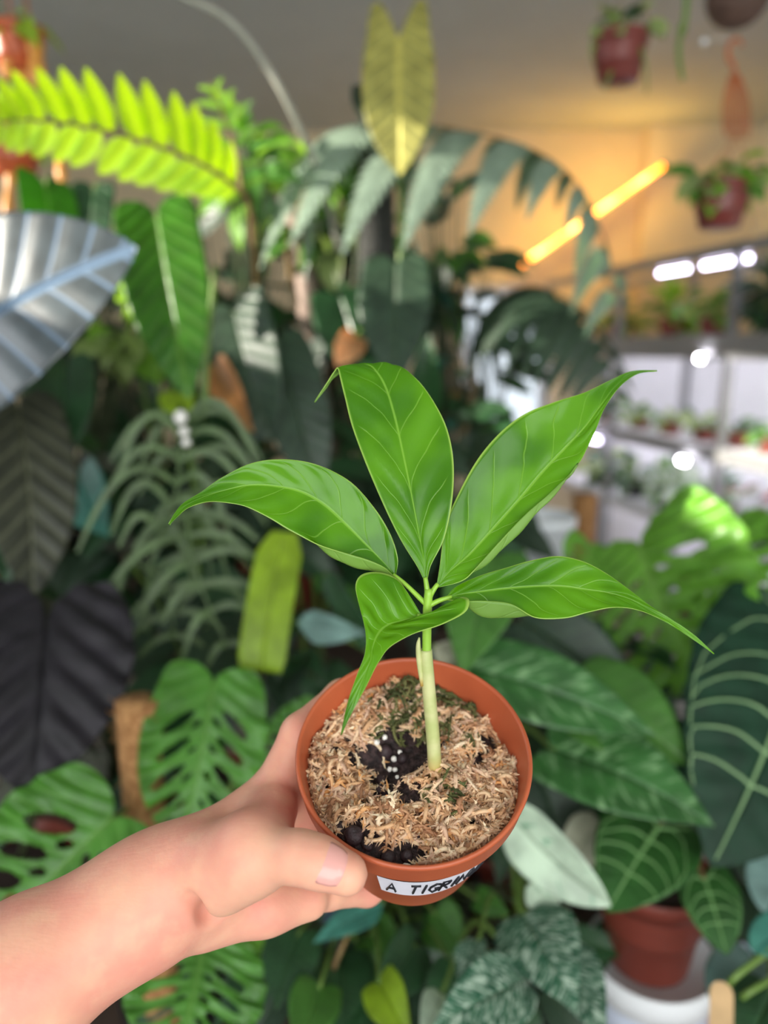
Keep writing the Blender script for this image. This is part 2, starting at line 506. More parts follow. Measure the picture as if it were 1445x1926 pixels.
# bark lumps in the bare patch
M_LUMP = plain('bark_lump', (52, 36, 40), 0.6, 0.3, 300, 0.6)
for i, (x, y, r) in enumerate(((-0.013, 0.013, 0.0038), (-0.0045, 0.009, 0.003), (-0.015, -0.002, 0.0034), (-0.0155, -0.010, 0.0028), (-0.027, -0.036, 0.0045), (-0.021, -0.040, 0.003),
                               (-0.012, -0.0445, 0.0034), (-0.004, -0.044, 0.0028), (0.001, -0.036, 0.0022), (0.0165, 0.014, 0.0026), (-0.033, -0.031, 0.003))):
    pebble('bark_chip', POT_M @ Vector((x, y, soil_z(x, y) - 0.0005)), r, M_LUMP, pot, 40 + i)

# --- white label with hand lettering on the front of the pot
M_PAPER = plain('label_paper', (226, 224, 236), 0.55, 0.04, 60)
M_INK = plain('label_ink', (24, 24, 34), 0.6, 0.1)
PH0, PH1, LH0, LH1 = 250.0, 316.0, 0.0235, 0.0500
v, f = [], []
for i in range(25):
    for j in range(3):
        v.append(potp(PH0 + (PH1 - PH0) * i / 24, LH0 + (LH1 - LH0) * j / 2, 0.0006))
for i in range(24):
    for j in range(2):
        f.append((i * 3 + j, i * 3 + j + 1, (i + 1) * 3 + j + 1, (i + 1) * 3 + j))
lab = link('label', mesh('label', v, f), M_PAPER, pot)
GLY = {'A': [((0, 0), (.5, 1), (1, 0)), ((.2, .4), (.8, .4))], 'T': [((0, 1), (1, 1)), ((.5, 1), (.5, 0))], 'I': [((.5, 0), (.5, 1))],
       'G': [((1, .85), (.5, 1), (.05, .7), (.05, .3), (.5, 0), (.95, .2), (.95, .45), (.55, .45))], 'R': [((0, 0), (0, 1), (.8, .9), (.8, .6), (0, .5)), ((.3, .5), (1, 0))],
       'N': [((0, 0), (0, 1), (1, 0), (1, 1))], 'U': [((0, 1), (0, .2), (.5, 0), (1, .2), (1, 1))], 'S': [((1, .9), (.5, 1), (.05, .8), (.2, .55), (.8, .45), (.95, .2), (.5, 0), (0, .1))], ' ': []}
V, Fc = [], []
txt = 'A TIGRINUS'
x = 0.06
for ch in txt:
    w = {'I': 0.045, ' ': 0.07}.get(ch, 0.078)
    for st in GLY[ch]:
        pts = []
        for (a, b) in st:
            u = x + w * a + 0.02 * b
            pts.append(potp(PH0 + (PH1 - PH0) * u, LH0 + (LH1 - LH0) * (0.78 - 0.56 * b), 0.0008))
        vv, ff = tube_data(pts, [0.00062] * len(pts), 4)
        n0 = len(V); V += vv; Fc += [tuple(n0 + i for i in q) for q in ff]
    x += w + 0.022
link('lettering', mesh('lettering', V, Fc), M_INK, lab)

# --- stem, sheath and leaflets
g = NT('stem_pale')
z = g.n('ShaderNodeSeparateXYZ'); g.t.links.new(g.coord('Generated'), z.inputs[0])
f = g.noise(90, 3)
c1 = g.mix(g.ramp(f, 0.35, 0.65), lin((196, 196, 140)), lin((176, 184, 118)))
M_SHEATH = g.set(Base_Color=g.mix(g.ramp(z.outputs[2], 0.0, 0.25), lin((186, 150, 76)), c1), Roughness=0.45).m
M_STEM = plain('stem_green', (142, 186, 60), 0.35, 0.1, 80)
SB, ST = 0.345, 0.331
S0 = P(819, 1462, 0.349)
tube('sheath', [S0, P(815, 1390, 0.345), P(808, 1310, 0.340), P(803, 1250, 0.337), P(801, 1222, 0.336)], [0.0033, 0.0032, 0.0031, 0.0030, 0.0029], M_SHEATH, pot, 14, 20)
tube('sheath_lip', [P(794, 1290, 0.3375), P(789, 1245, 0.3355), P(787, 1215, 0.3345), P(789, 1199, 0.334)], [0.0008, 0.0013, 0.0011, 0.0004], M_SHEATH, pot, 8, 10)
tube('petiole', [P(803, 1262, 0.3375), P(803, 1205, 0.335), P(804, 1150, 0.332), P(807, 1108, 0.330)], [0.0022, 0.0021, 0.0021, 0.0019], M_STEM, pot, 12, 14)
J = P(807, 1112, 0.330)
tube('petiolule', [P(805, 1128, 0.331), P(803, 1105, 0.3305), P(800, 1086, 0.331)], [0.0014, 0.0012, 0.001], M_STEM, pot, 8, 8)
tube('petiolule', [P(806, 1128, 0.331), P(814, 1112, 0.3305), P(824, 1098, 0.331)], [0.0014, 0.0012, 0.001], M_STEM, pot, 8, 8)
tube('petiolule', [P(805, 1140, 0.331), P(790, 1125, 0.3325), P(762, 1098, 0.335), P(740, 1080, 0.336)], [0.0013, 0.0012, 0.001, 0.0008], M_STEM, pot, 8, 8)
tube('petiolule', [P(806, 1140, 0.331), P(825, 1130, 0.3315), P(850, 1122, 0.332)], [0.0013, 0.0012, 0.0009], M_STEM, pot, 8, 8)
tube('petiolule', [P(805, 1166, 0.332), P(797, 1160, 0.3295), P(785, 1158, 0.327)], [0.0014, 0.0012, 0.0009], M_STEM, pot, 8, 8)

def fg_leaf_mat(name):
    g = NT(name)
    uv = g.n('ShaderNodeSeparateXYZ'); g.t.links.new(g.coord('UV'), uv.inputs[0])
    s = g.math('ABSOLUTE', uv.outputs[0]); t = uv.outputs[1]
    wob = g.noise(45, 2)
    ph = g.math('SUBTRACT', g.math('MULTIPLY', t, 9.0), g.math('MULTIPLY', g.math('POWER', s, 0.8), 1.6))
    ph = g.math('ADD', ph, g.math('MULTIPLY', wob, 0.5))
    tri = g.math('ABSOLUTE', g.math('SUBTRACT', g.math('FRACT', ph), 0.5))
    side = g.math('MULTIPLY', g.ramp(tri, 0.0, 0.035, 1.0, 0.0), g.ramp(s, 0.75, 0.9, 1.0, 0.0))
    side = g.math('MULTIPLY', side, g.ramp(t, 0.8, 0.9, 1.0, 0.0))
    midr = g.ramp(s, 0.012, 0.035, 1.0, 0.0)
    mask = g.math('MAXIMUM', g.math('MULTIPLY', side, 0.85), midr)
    blot = g.ramp(g.noise(28, 2, 0.5), 0.38, 0.62)
    col = g.mix(blot, lin((64, 120, 6)), lin((94, 154, 14)))
    col = g.mix(g.math('MULTIPLY', mask, 0.55), col, lin((150, 200, 74)))
    col = g.mix(g.ramp(s, 0.95, 0.99), col, lin((168, 204, 92)))
    g.set(Base_Color=col, Roughness=0.2)
    g.bsdf.inputs['Specular IOR Level'].default_value = 0.42
    quilt = g.math('ADD', g.math('MULTIPLY', tri, 0.55), g.math('MULTIPLY', g.noise(110, 2), 0.18))
    h = g.math('SUBTRACT', quilt, g.math('MULTIPLY', mask, 0.45))
    g.bump(h, 0.35, 0.0011)
    tb = g.n('ShaderNodeBsdfTranslucent'); g.put(tb.inputs['Color'], lin((165, 205, 20)))
    mx = g.n('ShaderNodeMixShader'); mx.inputs[0].default_value = 0.28
    g.t.links.new(g.bsdf.outputs[0], mx.inputs[1]); g.t.links.new(tb.outputs[0], mx.inputs[2])
    g.t.links.new(mx.outputs[0], g.out.inputs['Surface'])
    return g.m
M_FG = fg_leaf_mat('seedling_leaf')
M_FGU = leaf_mat('seedling_leaf_under', (118, 158, 66), None, None, 0.5, 0.25, (170, 210, 70), var=0.12)

def rows_leaf(name, rows, mats, parent, nt=56, ns=24, thick=0.00045, mid_groove=0.0006, wave=0.0, face=1):
    """rows: each a list of K (px, py, d) across the blade; lofted with Catmull-Rom both ways"""
    K = len(rows[0])
    R = np.array([[list(P(*q)) for q in row] for row in rows])          # T,K,3
    A = catmull(R, nt + 1)                                               # nt+1,K,3
    B = catmull(A.transpose(1, 0, 2), ns + 1).transpose(1, 0, 2)         # nt+1,ns+1,3
    ss = np.linspace(-1, 1, ns + 1); tt = np.linspace(0, 1, nt + 1)
    du = np.gradient(B, axis=0); dv = np.gradient(B, axis=1)
    nn = np.cross(du, dv); nn /= (np.linalg.norm(nn, axis=2, keepdims=True) + 1e-12)
    w = np.linalg.norm(B[:, -1] - B[:, 0], axis=1)
    amp = np.clip(w / 0.03, 0, 1)[:, None]
    groove = -mid_groove * np.exp(-(ss / 0.07) ** 2)[None, :] * amp
    phase = tt[:, None] * 9 - np.abs(ss)[None, :] ** 0.8 * 1.6
    quilt = 0.00042 * np.cos(2 * np.pi * phase) * amp * (1 - ss[None, :] ** 4) * np.minimum(1, np.abs(ss)[None, :] * 4)
    wv = wave * np.sin(tt * 17)[:, None] * (np.abs(ss)[None, :] ** 3) * amp
    if (nn.mean((0, 1)) * (np.array(CAM) - B.mean((0, 1)))).sum() < 0: face = -face
    B = B + face * nn * (groove + quilt + wv)[..., None]
    verts = B.reshape(-1, 3); uv = np.stack(np.meshgrid(ss, tt), -1).reshape(-1, 2)
    faces = []
    q = ns + 1
    for i in range(nt):
        for j in range(ns):
            fc = (i * q + j, i * q + j + 1, (i + 1) * q + j + 1, (i + 1) * q + j)
            faces.append(fc if face < 0 else fc[::-1])
    me = mesh(name, verts, faces, uv)
    for m in mats: me.materials.append(m)
    o = link(name, me, None, parent)
    sm = o.modifiers.new('thickness', 'SOLIDIFY')
    sm.thickness = thick; sm.offset = -1; sm.material_offset = 1; sm.material_offset_rim = 0
    return o
def row3(l, m, r, dl, dm, dr): return [(*l, dl), (*m, dm), (*r, dr)]
# top leaflet, tip folded over to the left
rows_leaf('leaflet', [
    [(799, 1094, .331), (800, 1094, .331), (801, 1094, .331), (802, 1094, .331), (803, 1094, .331)],
    [(784, 1064, .332), (790, 1060, .3322), (798, 1056, .3324), (805, 1058, .3318), (811, 1062, .331)],
    [(752, 1012, .334), (770, 1007, .3345), (788, 1003, .3352), (812, 1005, .334), (836, 1012, .332)],
    [(716, 937, .337), (744, 930, .3382), (773, 924, .3388), (814, 928, .3372), (851, 938, .334)],
    [(687, 868, .340), (722, 859, .342), (758, 851, .343), (808, 858, .3414), (853, 868, .338)],
    [(663, 803, .344), (702, 792, .3462), (743, 784, .3475), (795, 792, .346), (841, 806, .342)],
    [(649, 748, .347), (686, 738, .3495), (727, 731, .351), (776, 736, .350), (814, 752, .347)],
    [(640, 710, .350), (672, 703, .3525), (710, 700, .354), (748, 699, .354), (782, 711, .352)],
    [(635, 692, .352), (658, 687, .3545), (690, 684, .3565), (722, 682, .357), (744, 686, .357)],
    [(628, 699, .353), (635, 693, .355), (648, 690, .3575), (664, 689, .3585), (678, 689, .3595)],
    [(613, 722, .354), (617, 718, .3545), (622, 714, .3552), (627, 710, .3558), (632, 707, .3565)],
    [(601, 740, .3545), (603, 738, .3547), (606, 736, .355), (609, 734, .3552), (611, 733, .3555)],
    [(591, 756, .355), (591, 756, .355), (592, 756, .355), (592, 756, .355), (593, 756, .355)],
], [M_FG, M_FGU], pot, 72, 26)
# upper right leaflet, lower margin rolled up
rows_leaf('leaflet', [
    [(821, 1104, .331), (822, 1104, .331), (823, 1104, .331), (824, 1104, .331), (825, 1105, .331)],
    [(829, 1055, .333), (835, 1068, .3328), (845, 1076, .3325), (860, 1085, .3315), (868, 1093, .330)],
    [(838, 990, .336), (855, 1020, .3362), (884, 1042, .3358), (915, 1058, .333), (893, 1070, .3305)],
    [(862, 930, .339), (892, 962, .3398), (930, 992, .339), (972, 1004, .3355), (942, 1016, .3325)],
    [(900, 862, .342), (938, 903, .343), (978, 938, .342), (1024, 948, .3375), (990, 966, .335)],
    [(944, 811, .345), (984, 848, .346), (1024, 884, .3448), (1064, 903, .341), (1043, 920, .339)],
    [(990, 777, .348), (1028, 808, .3485), (1066, 840, .347), (1090, 860, .3445), (1088, 872, .3435)],
    [(1046, 755, .350), (1075, 776, .3502), (1103, 800, .349), (1112, 808, .3475), (1118, 815, .347)],
    [(1100, 738, .352), (1116, 746, .352), (1132, 760, .351), (1135, 765, .3505), (1137, 769, .350)],
    [(1146, 716, .3535), (1152, 722, .3535), (1158, 727, .353), (1160, 729, .3528), (1163, 731, .3525)],
    [(1188, 698, .355), (1190, 701, .355), (1192, 703, .355), (1194, 704, .355), (1196, 705, .355)],
    [(1236, 696, .356), (1236, 696, .356), (1236, 697, .356), (1236, 697, .356), (1236, 697, .356)],
], [M_FG, M_FGU], pot, 72, 28)
# upper left leaflet, drooping tip, lower margin rolled near the base
rows_leaf('leaflet', [
    [(742, 1084, .337), (742, 1083, .337), (743, 1082, .337), (744, 1081, .337), (745, 1080, .337)],
    [(722, 1066, .332), (716, 1076, .3345), (724, 1060, .337), (738, 1055, .337), (748, 1050, .336)],
    [(690, 1052, .3295), (672, 1066, .333), (690, 1025, .3375), (716, 1010, .338), (734, 1004, .337)],
    [(650, 1040, .3285), (630, 1048, .332), (650, 985, .338), (684, 962, .339), (703, 954, .338)],
    [(600, 1024, .329), (596, 1015, .332), (612, 950, .338), (640, 916, .3395), (660, 907, .339)],
    [(550, 1000, .329), (558, 975, .332), (568, 925, .3375), (588, 888, .339), (602, 876, .339)],
    [(508, 975, .3285), (513, 955, .331), (520, 914, .3355), (530, 880, .337), (538, 864, .337)],
    [(466, 954, .328), (468, 940, .3295), (470, 912, .3325), (472, 884, .334), (474, 871, .334)],
    [(425, 945, .3265), (424, 936, .3275), (422, 922, .329), (419, 906, .330), (418, 898, .330)],
    [(388, 944, .324), (385, 940, .3245), (382, 935, .325), (379, 930, .3255), (377, 926, .3255)],
    [(354, 955, .321), (352, 953, .3212), (350, 951, .3215), (347, 948, .3218), (345, 946, .322)],
    [(334, 972, .3185), (333, 971, .3185), (331, 970, .319), (329, 968, .319), (328, 966, .319)],
    [(319, 987, .317), (319, 987, .317), (319, 986, .317), (318, 986, .317), (318, 985, .317)],
], [M_FG, M_FGU], pot, 72, 28)
# right leaflet
rows_leaf('leaflet', [
    [(838, 1124, .332), (838, 1124, .332), (838, 1125, .332), (838, 1126, .332), (838, 1127, .332)],
    [(860, 1102, .334), (862, 1110, .333), (864, 1118, .332), (868, 1133, .330), (872, 1130, .328)],
    [(905, 1082, .336), (905, 1095, .335), (906, 1112, .333), (908, 1158, .3285), (912, 1130, .325)],
    [(952, 1068, .338), (953, 1085, .337), (955, 1106, .3345), (960, 1160, .3285), (962, 1136, .325)],
    [(1000, 1054, .3395), (1003, 1074, .3385), (1007, 1102, .3355), (1006, 1148, .330), (1008, 1161, .327)],
    [(1050, 1046, .340), (1053, 1070, .3385), (1057, 1102, .3355), (1060, 1142, .330), (1060, 1163, .3275)],
    [(1098, 1056, .3395), (1099, 1080, .3378), (1101, 1108, .3345), (1104, 1138, .330), (1105, 1152, .3275)],
    [(1142, 1079, .338), (1142, 1096, .3365), (1143, 1114, .334), (1145, 1133, .331), (1146, 1143, .329)],
    [(1183, 1108, .336), (1183, 1117, .335), (1184, 1126, .3335), (1185, 1137, .332), (1186, 1144, .331)],
    [(1222, 1138, .334), (1222, 1142, .3335), (1223, 1147, .333), (1224, 1152, .3325), (1225, 1156, .332)],
    [(1262, 1164, .332), (1262, 1167, .332), (1262, 1170, .332), (1261, 1173, .3315), (1261, 1175, .3315)],
    [(1305, 1193, .330), (1304, 1195, .330), (1303, 1197, .330), (1302, 1199, .330), (1301, 1201, .330)],
    [(1344, 1229, .328), (1344, 1229, .328), (1344, 1230, .328), (1343, 1230, .328), (1343, 1230, .328)],
], [M_FG, M_FGU], pot, 72, 28, face=1)
# front leaflet: cupped, drip tip hanging over the pot
rows_leaf('leaflet', [
    [(794, 1158, .3285), (794, 1158, .3285), (795, 1159, .3285), (796, 1159, .3285), (797, 1159, .3285)],
    [(768, 1116, .330), (771, 1140, .328), (775, 1162, .3262), (803, 1157, .327), (835, 1142, .3285)],
    [(746, 1088, .330), (749, 1128, .326), (754, 1167, .3235), (805, 1153, .3255), (864, 1124, .328)],
    [(713, 1076, .3285), (724, 1124, .3238), (736, 1172, .3208), (800, 1158, .3235), (882, 1127, .3265)],
    [(682, 1080, .3255), (702, 1130, .321), (722, 1180, .3178), (787, 1170, .3205), (877, 1149, .3235)],
    [(669, 1100, .322), (690, 1146, .3175), (712, 1191, .3148), (766, 1183, .317), (838, 1171, .319)],
    [(676, 1140, .318), (690, 1172, .3145), (705, 1205, .3122), (738, 1199, .313), (782, 1190, .3145)],
    [(687, 1184, .3135), (693, 1202, .3115), (700, 1222, .3098), (716, 1218, .310), (737, 1214, .3105)],
    [(687, 1226, .309), (692, 1234, .308), (697, 1243, .307), (704, 1244, .307), (713, 1244, .307)],
    [(672, 1268, .3055), (677, 1272, .305), (683, 1276, .3045), (689, 1278, .3042), (695, 1279, .304)],
    [(659, 1305, .3035), (663, 1308, .303), (668, 1311, .3025), (673, 1312, .3022), (677, 1313, .302)],
    [(649, 1342, .3025), (651, 1343, .302), (655, 1345, .3015), (658, 1345, .3015), (660, 1345, .3015)],
    [(641, 1382, .302), (641, 1382, .302), (642, 1382, .302), (642, 1382, .302), (643, 1382, .302)],
], [M_FG, M_FGU], pot, 72, 28, face=1)

# ------------------------------------------------------------------ hand and forearm: one continuous surface from a smooth distance field
def surface_nets(D, origin, step):
    nx, ny, nz = D.shape
    ins = D < 0
    cnt = np.zeros((nx - 1, ny - 1, nz - 1), np.float64); acc = np.zeros((nx - 1, ny - 1, nz - 1, 3))
    corners = [(i, j, k) for i in (0, 1) for j in (0, 1) for k in (0, 1)]
    sl = lambda c: D[c[0]:nx - 1 + c[0], c[1]:ny - 1 + c[1], c[2]:nz - 1 + c[2]]
    for a in corners:
        for ax in range(3):
            if a[ax]: continue
            b = list(a); b[ax] = 1
            da, db = sl(a), sl(b)
            cr = (da < 0) != (db < 0)
            tt = np.where(cr, da / np.where(cr, da - db, 1), 0)
            cnt += cr
            for q in range(3):
                acc[..., q] += np.where(cr, a[q] + (tt if q == ax else 0), 0)
    act = cnt > 0
    idx = -np.ones(act.shape, np.int64); idx[act] = np.arange(act.sum())
    pos = np.argwhere(act) + acc[act] / cnt[act][:, None]
    verts = np.array(origin) + pos * step
    faces = []
    for ax in range(3):
        s0 = [slice(1, n - 1) for n in D.shape]; s1 = list(s0)
        s0[ax] = slice(0, D.shape[ax] - 1); s1[ax] = slice(1, D.shape[ax])
        A, B = ins[tuple(s0)], ins[tuple(s1)]
        e = np.argwhere(A != B)
        if not len(e): continue
        fl = A[tuple(e.T)]
        o1, o2 = (ax + 1) % 3, (ax + 2) % 3
        base = e.copy(); base[:, o1] += 1; base[:, o2] += 1
        def cell(d1, d2):
            c = base.copy(); c[:, o1] -= d1; c[:, o2] -= d2
            return idx[c[:, 0], c[:, 1], c[:, 2]]
        q = np.stack([cell(1, 1), cell(0, 1), cell(0, 0), cell(1, 0)], 1)
        q[~fl] = q[~fl][:, ::-1]
        faces.append(q)
    fa = np.concatenate(faces)
    fa = fa[(fa >= 0).all(1)]
    return verts, fa

prims = []   # (p0, r0, p1, r1, k)
def rc(a, ra, b, rb, k=0.006): prims.append((np.array(a), ra, np.array(b), rb, k))
Wr = P(326, 1664, .347)
rc(P(-330, 2060, .285), .036, P(60, 1828, .322), .0278, .01)
rc(P(60, 1828, .322), .0278, P(250, 1712, .340), .0242, .02)
rc(P(250, 1712, .340), .0242, Wr, .0222, .02)
rc(Wr, .0218, P(400, 1636, .352), .0195, .02)
# metacarpals fanning out behind the thumb
mcp = {'i': P(512, 1500, .372), 'm': P(532, 1560, .388), 'r': P(535, 1622, .388), 'p': P(520, 1676, .377)}
rc(P(380, 1622, .352), .0185, mcp['i'], .0138, .012)
rc(P(385, 1640, .362), .0180, mcp['m'], .0140, .012)
rc(P(385, 1670, .364), .0175, mcp['r'], .0132, .012)
rc(P(380, 1700, .360), .0165, mcp['p'], .0128, .012)
rc(P(392, 1716, .352), .0140, P(500, 1704, .362), .0125, .010)       # heel of the hand
rc(P(500, 1704, .362), .0120, P(580, 1690, .372), .0105, .008)
# thenar and thumb
rc(P(372, 1632, .338), .0175, P(468, 1606, .324), .0165, .012)
rc(P(420, 1648, .327), .0150, P(480, 1612, .318), .0138, .01)
rc(P(478, 1606, .318), .0132, P(565, 1612, .3045), .0102, .006)
rc(P(565, 1612, .3045), .0102, P(600, 1622, .3010), .0098, .004)
rc(P(600, 1622, .3010), .0098, P(652, 1643, .2985), .0086, .004)
# web between thumb and index
rc(P(478, 1590, .322), .0110, P(500, 1535, .350), .0100, .012)
rc(P(510, 1570, .330), .0060, P(525, 1520, .355), .0070, .012)
# fingers wrap round the back of the pot
def finger(m, chain, rad):
    pts = [m] + [potp(*c) for c in chain]
    for a, b, r0, r1 in zip(pts[:-1], pts[1:], rad[:-1], rad[1:]):
        rc(a, r0, b, r1, .004)
finger(mcp['i'], [(158, .020, .0105), (128, .022, .0095), (104, .026, .0085)], [.0120, .0100, .0090, .0078])
finger(mcp['m'], [(160, .040, .0110), (124, .041, .0100), (97, .044, .0088)], [.0122, .0102, .0092, .0080])
finger(mcp['r'], [(166, .057, .0112), (130, .058, .0100), (104, .060, .0088)], [.0116, .0098, .0088, .0076])
for a_, b_, r0_, r1_ in ((mcp['p'], P(615, 1674, .384), .0112, .0094), (P(615, 1674, .384), P(690, 1672, .402), .0094, .0085), (P(690, 1672, .402), P(742, 1640, .416), .0085, .0074)):
    rc(a_, r0_, b_, r1_, .004)

STEP = 0.0016
allp = np.array([q for p in prims for q in (p[0], p[2])]); rad = np.array([q for p in prims for q in (p[1], p[3])])
lo = (allp - rad[:, None]).min(0) - 0.006; hi = (allp + rad[:, None]).max(0) + 0.006
dims = np.ceil((hi - lo) / STEP).astype(int) + 1
D = np.full(dims, 0.05, np.float32)
axes = [lo[i] + np.arange(dims[i]) * STEP for i in range(3)]
for (a, ra, b, rb, k) in prims:
    mn = np.minimum(a - ra, b - rb) - 0.022; mx = np.maximum(a + ra, b + rb) + 0.022
    i0 = np.maximum(((mn - lo) / STEP).astype(int), 0); i1 = np.minimum(((mx - lo) / STEP).astype(int) + 2, dims)
    sub = np.ix_(*[np.arange(i0[q], i1[q]) for q in range(3)])
    X = np.stack(np.meshgrid(*[axes[q][i0[q]:i1[q]] for q in range(3)], indexing='ij'), -1)
    ab = b - a; h = np.clip(((X - a) @ ab) / (ab @ ab), 0, 1)
    d = np.linalg.norm(X - a - h[..., None] * ab, axis=-1) - (ra + (rb - ra) * h)
    e = D[sub]
    hh = np.maximum(k - np.abs(e - d), 0) / k
    D[sub] = np.minimum(e, d) - hh * hh * k * 0.25
# crease below the ball of the thumb, and wrist fold
def cut(chain, r, k):
    for a, b in zip(chain[:-1], chain[1:]):
        a, b = np.array(P(*a)), np.array(P(*b))
        mn = np.minimum(a, b) - r - 0.012; mx = np.maximum(a, b) + r + 0.012
        i0 = np.maximum(((mn - lo) / STEP).astype(int), 0); i1 = np.minimum(((mx - lo) / STEP).astype(int) + 2, dims)
        sub = np.ix_(*[np.arange(i0[q], i1[q]) for q in range(3)])
        X = np.stack(np.meshgrid(*[axes[q][i0[q]:i1[q]] for q in range(3)], indexing='ij'), -1)
        ab = b - a; h = np.clip(((X - a) @ ab) / (ab @ ab), 0, 1)
        d = -(np.linalg.norm(X - a - h[..., None] * ab, axis=-1) - r)
        e = D[sub]
        hh = np.maximum(k - np.abs(e - d), 0) / k
        D[sub] = np.maximum(e, d) + hh * hh * k * 0.25
cut([(366, 1694, .318), (398, 1712, .3295), (450, 1708, .333), (510, 1686, .336), (560, 1674, .336)], .0032, .008)
# the pot presses into the flesh rather than passing through it
i0 = np.maximum(((np.array(POT_C) - 0.11 - lo) / STEP).astype(int), 0); i1 = np.minimum(((np.array(POT_C) + 0.11 - lo) / STEP).astype(int), dims)
sub = np.ix_(*[np.arange(i0[q], i1[q]) for q in range(3)])
X = np.stack(np.meshgrid(*[axes[q][i0[q]:i1[q]] for q in range(3)], indexing='ij'), -1) - np.array(POT_C)
zz = X @ np.array(POT_N); rr = np.sqrt(np.maximum((X ** 2).sum(-1) - zz ** 2, 0))
hh = np.clip(-zz, 0, H_POT)
prad = np.where(-zz < 0.0165, 0.0548, R_BOT + (0.0505 - R_BOT) * (0.077 - np.maximum(0.0165, hh)) / 0.0605) + 0.0006
dp = np.maximum(rr - prad, np.maximum(zz - 0.001, -zz - H_POT - 0.0006))
D[sub] = np.maximum(D[sub], -dp)
hv, hf = surface_nets(D, lo, STEP)

g = NT('skin')
f1 = g.noise(28, 3); f2 = g.noise(70, 3)
c1 = g.mix(g.ramp(f1, 0.3, 0.72), lin((230, 172, 146)), lin((224, 150, 132)))
c1 = g.mix(g.math('MULTIPLY', g.ramp(f2, 0.45, 0.75), 0.35), c1, lin((238, 190, 158)))
g.set(Base_Color=c1, Roughness=0.5)
g.bsdf.inputs['Subsurface Weight'].default_value = 0.25
g.bsdf.inputs['Subsurface Radius'].default_value = (1.0, 0.35, 0.2)
g.bsdf.inputs['Subsurface Scale'].default_value = 0.004
g.bsdf.inputs['Specular IOR Level'].default_value = 0.35
mp = g.n('ShaderNodeMapping'); g.t.links.new(g.coord(), mp.inputs[0])
mp.inputs['Rotation'].default_value = (0.2, 0.6, 0.35); mp.inputs['Scale'].default_value = (90, 500, 300)
fine = g.noise(1.0, 2, 0.5, mp.outputs[0])
g.bump(g.math('ADD', g.math('MULTIPLY', g.noise(420, 2), 0.4), g.math('MULTIPLY', fine, 0.5)), 0.22, 0.0008)
M_SKIN = g.m
me = bpy.data.meshes.new('hand'); me.from_pydata(hv.tolist(), [], hf.tolist()); me.update()
hand = link('hand', me, M_SKIN)
sm = hand.modifiers.new('smooth', 'SMOOTH'); sm.factor = 0.5; sm.iterations = 5
tag(hand, 'bare left hand and forearm holding the seedling pot, thumb in front and fingers behind', 'hand')
# thumb nail
g = NT('nail'); g.set(Base_Color=lin((226, 164, 156)), Roughness=0.2); g.bump(g.noise(300, 1), 0.05, 0.0004); M_NAIL = g.m
ta, tb_ = P(600, 1622, .3012), P(650, 1643, .2988)
ax = (tb_ - ta).normalized()
toward = (CAM - tb_).normalized() + UP * 0.15
e1 = (toward - ax * toward.dot(ax)).normalized(); e2 = ax.cross(e1)
v, f = [], []
NU, NV = 14, 12
for i in range(NU + 1):
    for j in range(NV + 1):
        u = i / NU; w = j / NV * 2 - 1
        half = 52 * (1 - 0.12 * u) * (1 - max(0, (0.25 - u) / 0.25) ** 2 * 0.45)
        an = math.radians(half * w)
        ln = 0.0022 + 0.0100 * u - 0.0016 * w * w * (1 if u < 0.5 else 0.9)
        r = 0.0112 - 0.0016 * u - 0.0008 * (1 - u) ** 4
        r *= (1 - 0.10 * max(0, u - 0.75) / 0.25)
        v.append(ta + ax * (0.0002 + ln) + (e1 * math.cos(an) + e2 * math.sin(an)) * r)
for i in range(NU):
    for j in range(NV):
        q = NV + 1
        f.append((i * q + j, i * q + j + 1, (i + 1) * q + j + 1, (i + 1) * q + j))
nail = link('thumb_nail', mesh('thumb_nail', v, f), M_NAIL, hand)
sm = nail.modifiers.new('thickness', 'SOLIDIFY'); sm.thickness = 0.0006; sm.offset = -1
